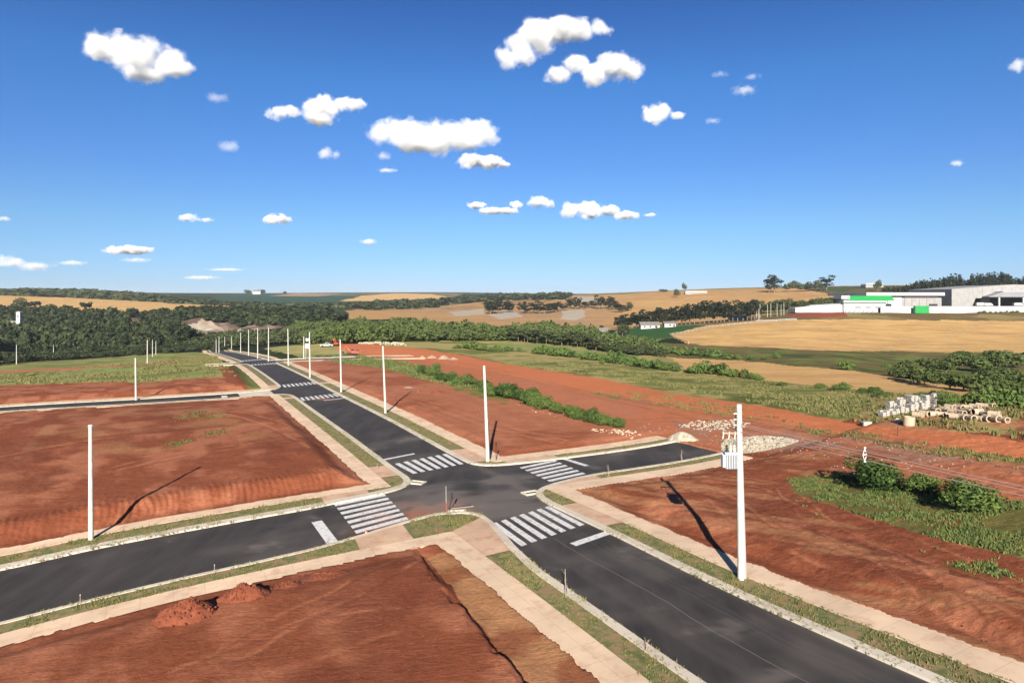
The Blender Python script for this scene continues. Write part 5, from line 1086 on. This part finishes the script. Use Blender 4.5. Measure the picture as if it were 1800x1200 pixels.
heapfield('hedge_stones',[(895,710),(960,727),(990,735),(985,742),(930,725)],30,.06,.16,.0,M_conc,'few pale stones in front of the bush row','rocks',10)
for q,l in (((742,630,16,7),'left small whitish mound on the orange ground'),((758,629,18,7),'second whitish mound on the orange ground'),((779,631,22,9),'largest whitish mound on the orange ground'),((797,632,18,6),'right whitish mound on the orange ground'),((717,685,20,4),'flat pale patch of lime on the far red plot')):
    cone_heap('rubble_mound',q[0],q[1],q[2]*1.15,q[3]*.7,M_sand,l,'mound',seed=q[0],rough=1.0)
for q,l in (((735,692,14,4),'small dark soil bump on the far red plot, left one'),((766,694,24,5),'small dark soil bump on the far red plot, right one'),((840,735,12,3),'lone soil lump on the far red plot')): cone_heap('soil_bump',q[0],q[1],q[2],q[3],M_clod,l,'soil',seed=q[0],rough=.9)
# near mounds of clods
def clods(px,py,wpx,dpx,n,lab,seed,s0=.10,hh=.45):
    p_=atL(px,py); k_=p_[1]/1200; W=wpx*k_/2; D=W*.95*dpx; rg=np.random.default_rng(seed)
    o=empty('soil_mound',tuple(p_),lab,'mound','red soil mounds on the near plot')
    n_=48; rr_=np.linspace(0,1,18); th=np.linspace(0,2*math.pi,n_,endpoint=False); X=np.concatenate([np.cos(th)*r*W for r in rr_]);Y=np.concatenate([np.sin(th)*r*D for r in rr_]); Rr=np.repeat(rr_,n_)
    GX_=X+p_[0];GY_=Y+p_[1]; R2=np.clip(Rr+(fbm(GX_,GY_,1,3,seed)-.5)*.5*Rr,0,1.1); Z=land(GX_,GY_)-p_[2]+W*hh*np.clip(1-R2**1.6,-.05,1)*(.6+.9*fbm(GX_,GY_,.5,3,seed+1))-.06*Rr+ .12*(fbm(GX_,GY_,.22,2,seed)-.5)*(1-Rr)
    idx_=np.arange(18*n_).reshape(18,n_); F=np.concatenate([np.c_[idx_[i],idx_[i+1],np.roll(idx_[i+1],-1),np.roll(idx_[i],-1)] for i in range(17)])
    mesh('heap_body',np.c_[X,Y,Z],F,M_clod,o)
    a=rg.normal(size=n)*W*.42; b=rg.normal(size=n)*D*.42; q=np.hypot(a/W,b/D)<1; a=a[q];b=b[q]; r_=np.hypot(a/W,b/D); z=land(a+p_[0],b+p_[1])-p_[2]+W*hh*np.clip(1-r_**1.6,0,1)*(.6+.9*fbm(a+p_[0],b+p_[1],.5,3,seed+1))
    c=rocks('clods',a,b,z,rg.uniform(.3,1.2,len(a))*s0,M_clod,None,None,seed); c.parent=o; c['kind']='stuff'
clods(325,1098,112,.8,260,'larger lumpy mound of red clods near the bottom left',1); clods(428,1062,92,.7,160,'smaller mound of red clods right of the larger one',2,.09)
clods(570,1020,110,.7,90,'low cloddy rise of red soil near the corner of the near plot',3,.05,.14); clods(505,1040,60,.8,50,'small spill of red clods between the mounds',4,.06,.2)
heapfield('soil_lumps',[(0,1190),(300,1110),(700,960),(760,980),(1000,1190),(500,1290),(0,1290)],700,.012,.045,0,M_clod,'small loose lumps of red soil on the near plot','soil',12,edge=.01)
heapfield('soil_lumps',[(1080,870),(1300,820),(1790,900),(1790,1150),(1300,980)],1500,.015,.07,0,M_clod,'small loose lumps of red soil on the right plot','soil',13,edge=.01)
heapfield('soil_lumps',[(0,760),(400,720),(620,830),(300,890),(0,920)],700,.02,.08,0,M_clod,'small loose lumps of red soil on the left plot','soil',14,edge=.01)
# pallets of blocks
def pallet(px,py,wpx,lay,lab,rz=.2,m_=None):
    lay=max(3,round(lay*.78)); p_=atL(px,py); k_=p_[1]/1200; W=wpx*k_; o=empty('block_pallet',tuple(p_),lab,'pallet','pallets of concrete blocks',rz)
    MB().box((0,0,.04),(W*1.0,W*.8,.14)).build('pallet_base',M_wood,o); m=MB()
    nx=max(2,int(W/.42)); 
    for L_ in range(lay):
        for i in range(nx):
            for j in range(2): m.box(((i-(nx-1)/2)*W/nx+random.uniform(-.03,.03),(j-.5)*W*.4+random.uniform(-.05,.05),.13+.2*(L_+.5)),(W/nx*.84,W*.37,.165),random.uniform(-.04,.04)) if L_<lay-1 or random.random()>.3 else None
    m.build('blocks',m_ or M_block,o)
for q,l in (((1554,731,15,4),'leftmost low pallet of white blocks'),((1570,729,17,4),'second low pallet of white blocks, front row left'),((1586,726,17,5),'pallet of white blocks in the middle of the front row'),((1566,718,15,5),'pallet of white blocks in the back row left'),((1583,714,13,6),'yellowish topped pallet in the back row'),((1603,723,17,6),'front pallet of white blocks right of the middle'),((1605,712,22,8),'tall pallet of white blocks in the back row'),((1622,721,14,6),'pallet of white blocks under the tallest stacks'),((1630,716,18,9),'left one of the two tallest stacks of white blocks'),((1643,716,18,10),'right one of the two tallest stacks of white blocks')): pallet(*q,l)
# concrete pipes
def cpipe(px,py,L,r,rz,lab,lift=0):
    p_=atL(px,py); o=empty('concrete_pipe',(p_[0],p_[1],p_[2]+r+lift),lab,'pipe','concrete drain pipes on the grass',rz); n=18; V=[];F=[]
    for a_,b_ in ((-L/2,r),(L/2-.18,r),(L/2-.17,r*1.14),(L/2,r*1.14),(L/2,r*.82),(-L/2,r*.82)):
        for k in range(n): t=2*math.pi*k/n; V.append((a_,math.cos(t)*b_,math.sin(t)*b_))
    for s_ in range(6):
        e=(s_+1)%6
        for k in range(n): F.append((s_*n+k,s_*n+(k+1)%n,e*n+(k+1)%n,e*n+k))
    mb=MB(); mb.add(V,F); mb.build('pipe_shell',M_conc,o); d_=MB(); d_.tube((-L/2+.12,0,0),(-L/2+.14,0,0),r*.8,None,n); d_.build('bore_shade',M_hole_shade,o)  # black disc inside the mouth paints the shade within the pipe
random.seed(11)
i=0
names=['nearest the dirt road','with its dark mouth toward the camera','lying askew','half behind another','at the left end','in the middle of the heap','at the right end','topmost of the pair','short and pale','leaning on its neighbour']
PI_=[(1614,744,0),(1626,742,0),(1640,742,0),(1655,741,0),(1668,743,0),(1680,746,0),(1692,747,0),(1706,748,0),(1720,748,0),(1735,749,0),(1750,751,0),(1764,752,0),(1645,735,.0),(1660,733,0),(1676,736,0),(1690,738,0),(1703,736,0),(1718,739,0),(1733,741,0),(1748,744,0),(1670,728,0),(1686,728,0),(1700,727,0),(1714,726,0),(1726,725,0),(1742,724,0)]
for a_,b_,c_ in PI_:
    cpipe(a_,b_,random.uniform(.9,1.15),random.uniform(.24,.34),random.choice([-1.45,-1.2,-1.7,-.9,-1.55,.1]),'concrete pipe in the long jumbled heap beside the dirt road',c_)
p_=atL(1598,757); o=empty('manhole_ring',tuple(p_),'large pale concrete ring standing at the left of the pipes','concrete ring'); V=[];F=[];n=20
mm=MB()
for z_,r_ in ((0,.55),(.9,.52),(.9,.43),(.05,.43)):
    for k in range(n): t=2*math.pi*k/n; V.append((math.cos(t)*r_,math.sin(t)*r_,z_))
for s_ in range(3):
    for k in range(n): F.append((s_*n+k,s_*n+(k+1)%n,(s_+1)*n+(k+1)%n,(s_+1)*n+k))
mm.add(V,F); mm.build('ring_wall',M_conc,o); MB().tube((0,0,.06),(0,0,.1),.43,None,n).build('ring_shade',M_hole_shade,o)  # dark disc added as painted shade inside the ring, not a floor
p_=atL(1582,750); cone_heap('rubble_mound',1580,752,18,8,M_stone,'small grey rubble mound left of the concrete ring','mound',seed=77,rough=.8)
p_=atL(1523,747); o=empty('concrete_block',tuple(p_),'single white concrete block at the edge of the dirt road','block',None,.1); MB().box((0,0,.2),(.95,.5,.42)).build('block_body',M_block,o); MB().box((-.56,0,.15),(.14,.42,.28)).build('dark_end',M_dark,o)
cone_heap('soil_ridge',1690,716,60,8,M_clod,'low ridge of reddish soil behind the concrete pipes','soil',seed=21,rough=.7,sq=.4)
for a_,b_,c_ in ((1215,749,0),(1228,747,0)): pass
# ------------------------------------------------ clouds: fair weather cumulus about 1.2 km up
def cloudmat(L,dens_,sc0,off_,soft):
    """vapour that thins out from the middle of each lobe, torn by noise; L holds lobe centres and radii in object space"""
    m=bpy.data.materials.new('cloud_vapour'); m.use_nodes=True; nt=m.node_tree; nt.nodes.remove(nt.nodes['Principled BSDF']); out=nt.nodes['Material Output']; N=nt.nodes.new; K=nt.links.new
    v=N('ShaderNodeVolumePrincipled'); v.inputs['Color'].default_value=(1,1,1,1); v.inputs['Anisotropy'].default_value=-.1
    tc=N('ShaderNodeTexCoord'); n=N('ShaderNodeTexNoise'); n.inputs['Scale'].default_value=sc0; n.inputs['Detail'].default_value=7; n.inputs['Roughness'].default_value=.62; n.noise_dimensions='4D'; n.inputs['W'].default_value=off_
    K(tc.outputs['Object'],n.inputs['Vector']); last=None
    for c,r in L:
        a=N('ShaderNodeVectorMath'); a.operation='SUBTRACT'; a.inputs[1].default_value=c; K(tc.outputs['Object'],a.inputs[0])
        b=N('ShaderNodeVectorMath'); b.operation='DIVIDE'; b.inputs[1].default_value=r; K(a.outputs[0],b.inputs[0])
        d=N('ShaderNodeVectorMath'); d.operation='LENGTH'; K(b.outputs[0],d.inputs[0])
        if last is None: last=d.outputs['Value']
        else:
            q=N('ShaderNodeMath'); q.operation='SMOOTH_MIN'; q.inputs[2].default_value=.25; K(last,q.inputs[0]); K(d.outputs['Value'],q.inputs[1]); last=q.outputs[0]
    f=N('ShaderNodeMath'); f.operation='MULTIPLY_ADD'; f.inputs[1].default_value=-1; K(last,f.inputs[0])
    g=N('ShaderNodeMath'); g.operation='MULTIPLY_ADD'; g.inputs[1].default_value=2.7; g.inputs[2].default_value=-.42; K(n.outputs[0],g.inputs[0]); K(g.outputs[0],f.inputs[2])
    r=N('ShaderNodeMapRange'); r.inputs[1].default_value=0; r.inputs[2].default_value=soft; r.inputs[3].default_value=0; r.inputs[4].default_value=dens_; r.interpolation_type='SMOOTHSTEP'
    K(f.outputs[0],r.inputs[0]); K(r.outputs[0],v.inputs['Density']); K(v.outputs[0],out.inputs['Volume']); return m
def cloud(lobes,label,thin=1.,ALT=1200.):
    cyy=sum(l[1] for l in lobes)/len(lobes); Y=ALT/((525-cyy)/1200); Y=min(Y,30000); k_=Y/1200
    V=[];F=[];o_=0; cx0=sum(l[0] for l in lobes)/len(lobes); L=[]; rg=np.random.default_rng(int(cx0))
    for (a,b,rx,ry) in lobes:
        c=((a-cx0)*k_,rg.uniform(-.2,.2)*rx*k_,-(b-cyy)*k_); r=(rx*k_,max(rx*.8,ry)*k_,ry*k_); L.append((c,r))
        V.append(IV3*np.array(r)*1.22+c);F.append(IF3+o_);o_+=len(IV3)
    V=np.concatenate(V); mr=np.mean([l[3] for l in lobes])*k_
    o=mesh('cloud',V,np.concatenate(F),cloudmat(L,2.6/mr/thin**2.4,1.5/(mr*2.2),cx0*.37,.62 if thin<=1 else .9)); o.location=((cx0-900)*k_,Y,17-(cyy-525)*k_)
    md=o.modifiers.new('union','REMESH'); md.mode='VOXEL'; md.voxel_size=mr*.2
    tag(o,label,'cloud','fair weather clouds'); return o
CL=[([(180,84,34,30),(215,92,44,34),(255,100,48,34),(295,110,40,26),(325,122,22,12),(250,128,45,16)],'large tilted white cloud at the upper left',1),
([(492,200,24,13),(515,196,20,14),(568,190,36,24),(610,184,34,16),(560,208,34,14)],'lumpy white cloud with a grey tail left of the long cloud',1),
([(672,240,32,26),(715,236,44,32),(765,242,48,32),(815,240,46,28),(850,236,30,26),(740,256,60,14)],'long white loaf shaped cloud in the middle of the sky',1),
([(828,284,28,14),(858,285,30,12),(885,289,18,6)],'small flat cloud under the right end of the long cloud',1),
([(892,100,26,22),(915,86,32,28),(945,62,38,34),(985,50,38,24),(1020,56,34,20),(1052,52,24,18)],'big arched white cloud at the top centre',1),
([(982,132,28,18),(1012,112,26,18),(1045,132,32,24),(1082,118,36,26),(1115,122,24,22)],'white cloud below the arched one at the top centre',1),
([(1152,202,24,22),(1165,196,20,16),(1192,202,18,8)],'small puffy cloud right of centre',1),
([(838,361,18,7),(865,371,24,7),(890,371,24,6),(906,360,12,8)],'thin curled cloud low in the centre',1),
([(952,356,24,12),(1005,369,22,15),(1035,368,30,16),(1070,370,26,10),(1100,379,26,9),(1140,378,14,4)],'low chain of bright clouds right of centre',1),
([(382,172,24,9)],'faint puff right of the big upper left cloud',2.5),([(404,257,20,13)],'small pale puff at left centre',1.8),([(572,270,18,13),(592,272,14,10)],'small rounded puff left of the long cloud',1.5),
([(674,275,18,8)],'tiny grey puff under the left end of the long cloud',2),([(680,300,20,5)],'thin wisp below the tiny grey puff',2),([(488,386,24,10)],'low flat based puff left of centre',1),
([(330,382,16,9)],'low puff on the left, the brighter of two',1),([(364,387,14,5)],'thin low wisp beside the brighter left puff',1.6),([(205,440,26,8),(235,440,36,8)],'long low bright cloud near the left horizon',1),
([(648,425,16,6)],'tiny low puff near the centre horizon',1.3),([(20,462,30,10),(60,468,34,9),(5,455,18,9)],'low cloud bank at the left edge',1.6),([(125,462,26,5)],'faint streak right of the left cloud bank',2.),
([(1786,115,20,14)],'puff cut by the right edge of the picture',1.3),([(1308,158,26,9),(1322,135,18,5)],'faint bluish wisp at the upper right',2.6),([(1252,213,16,6)],'tiny faint wisp right of the puffy cloud',2.6),([(1680,287,14,7)],'tiny puff on the right side of the sky',1.8),
([(240,457,28,5)],'faint streak below the long low cloud',2.4),([(355,488,34,4)],'faint streak just above the left horizon',2.2),([(400,474,34,3)],'thin streak above the left horizon',2.4),([(8,385,14,5)],'small pale puff at the left edge',1.8),([(1265,131,16,6)],'faint scrap at the upper right',3)]
for l,lab,t in CL: cloud(l,lab,t)

# ------------------------------------------------ air
lo=float(GZ.min())-1.2
hz=MB().box((0,0,(lo+125)/2),(17600,17600,125-lo)); m=bpy.data.materials.new('air'); m.use_nodes=True; nt=m.node_tree; nt.nodes.remove(nt.nodes['Principled BSDF'])
v=nt.nodes.new('ShaderNodeVolumePrincipled'); v.inputs['Color'].default_value=(.78,.88,1,1); v.inputs['Density'].default_value=5.5e-5; v.inputs['Anisotropy'].default_value=0; nt.links.new(v.outputs[0],nt.nodes['Material Output'].inputs['Volume'])
tag(hz.build('haze',m),'thin bluish air over the whole countryside','haze',kind='stuff')
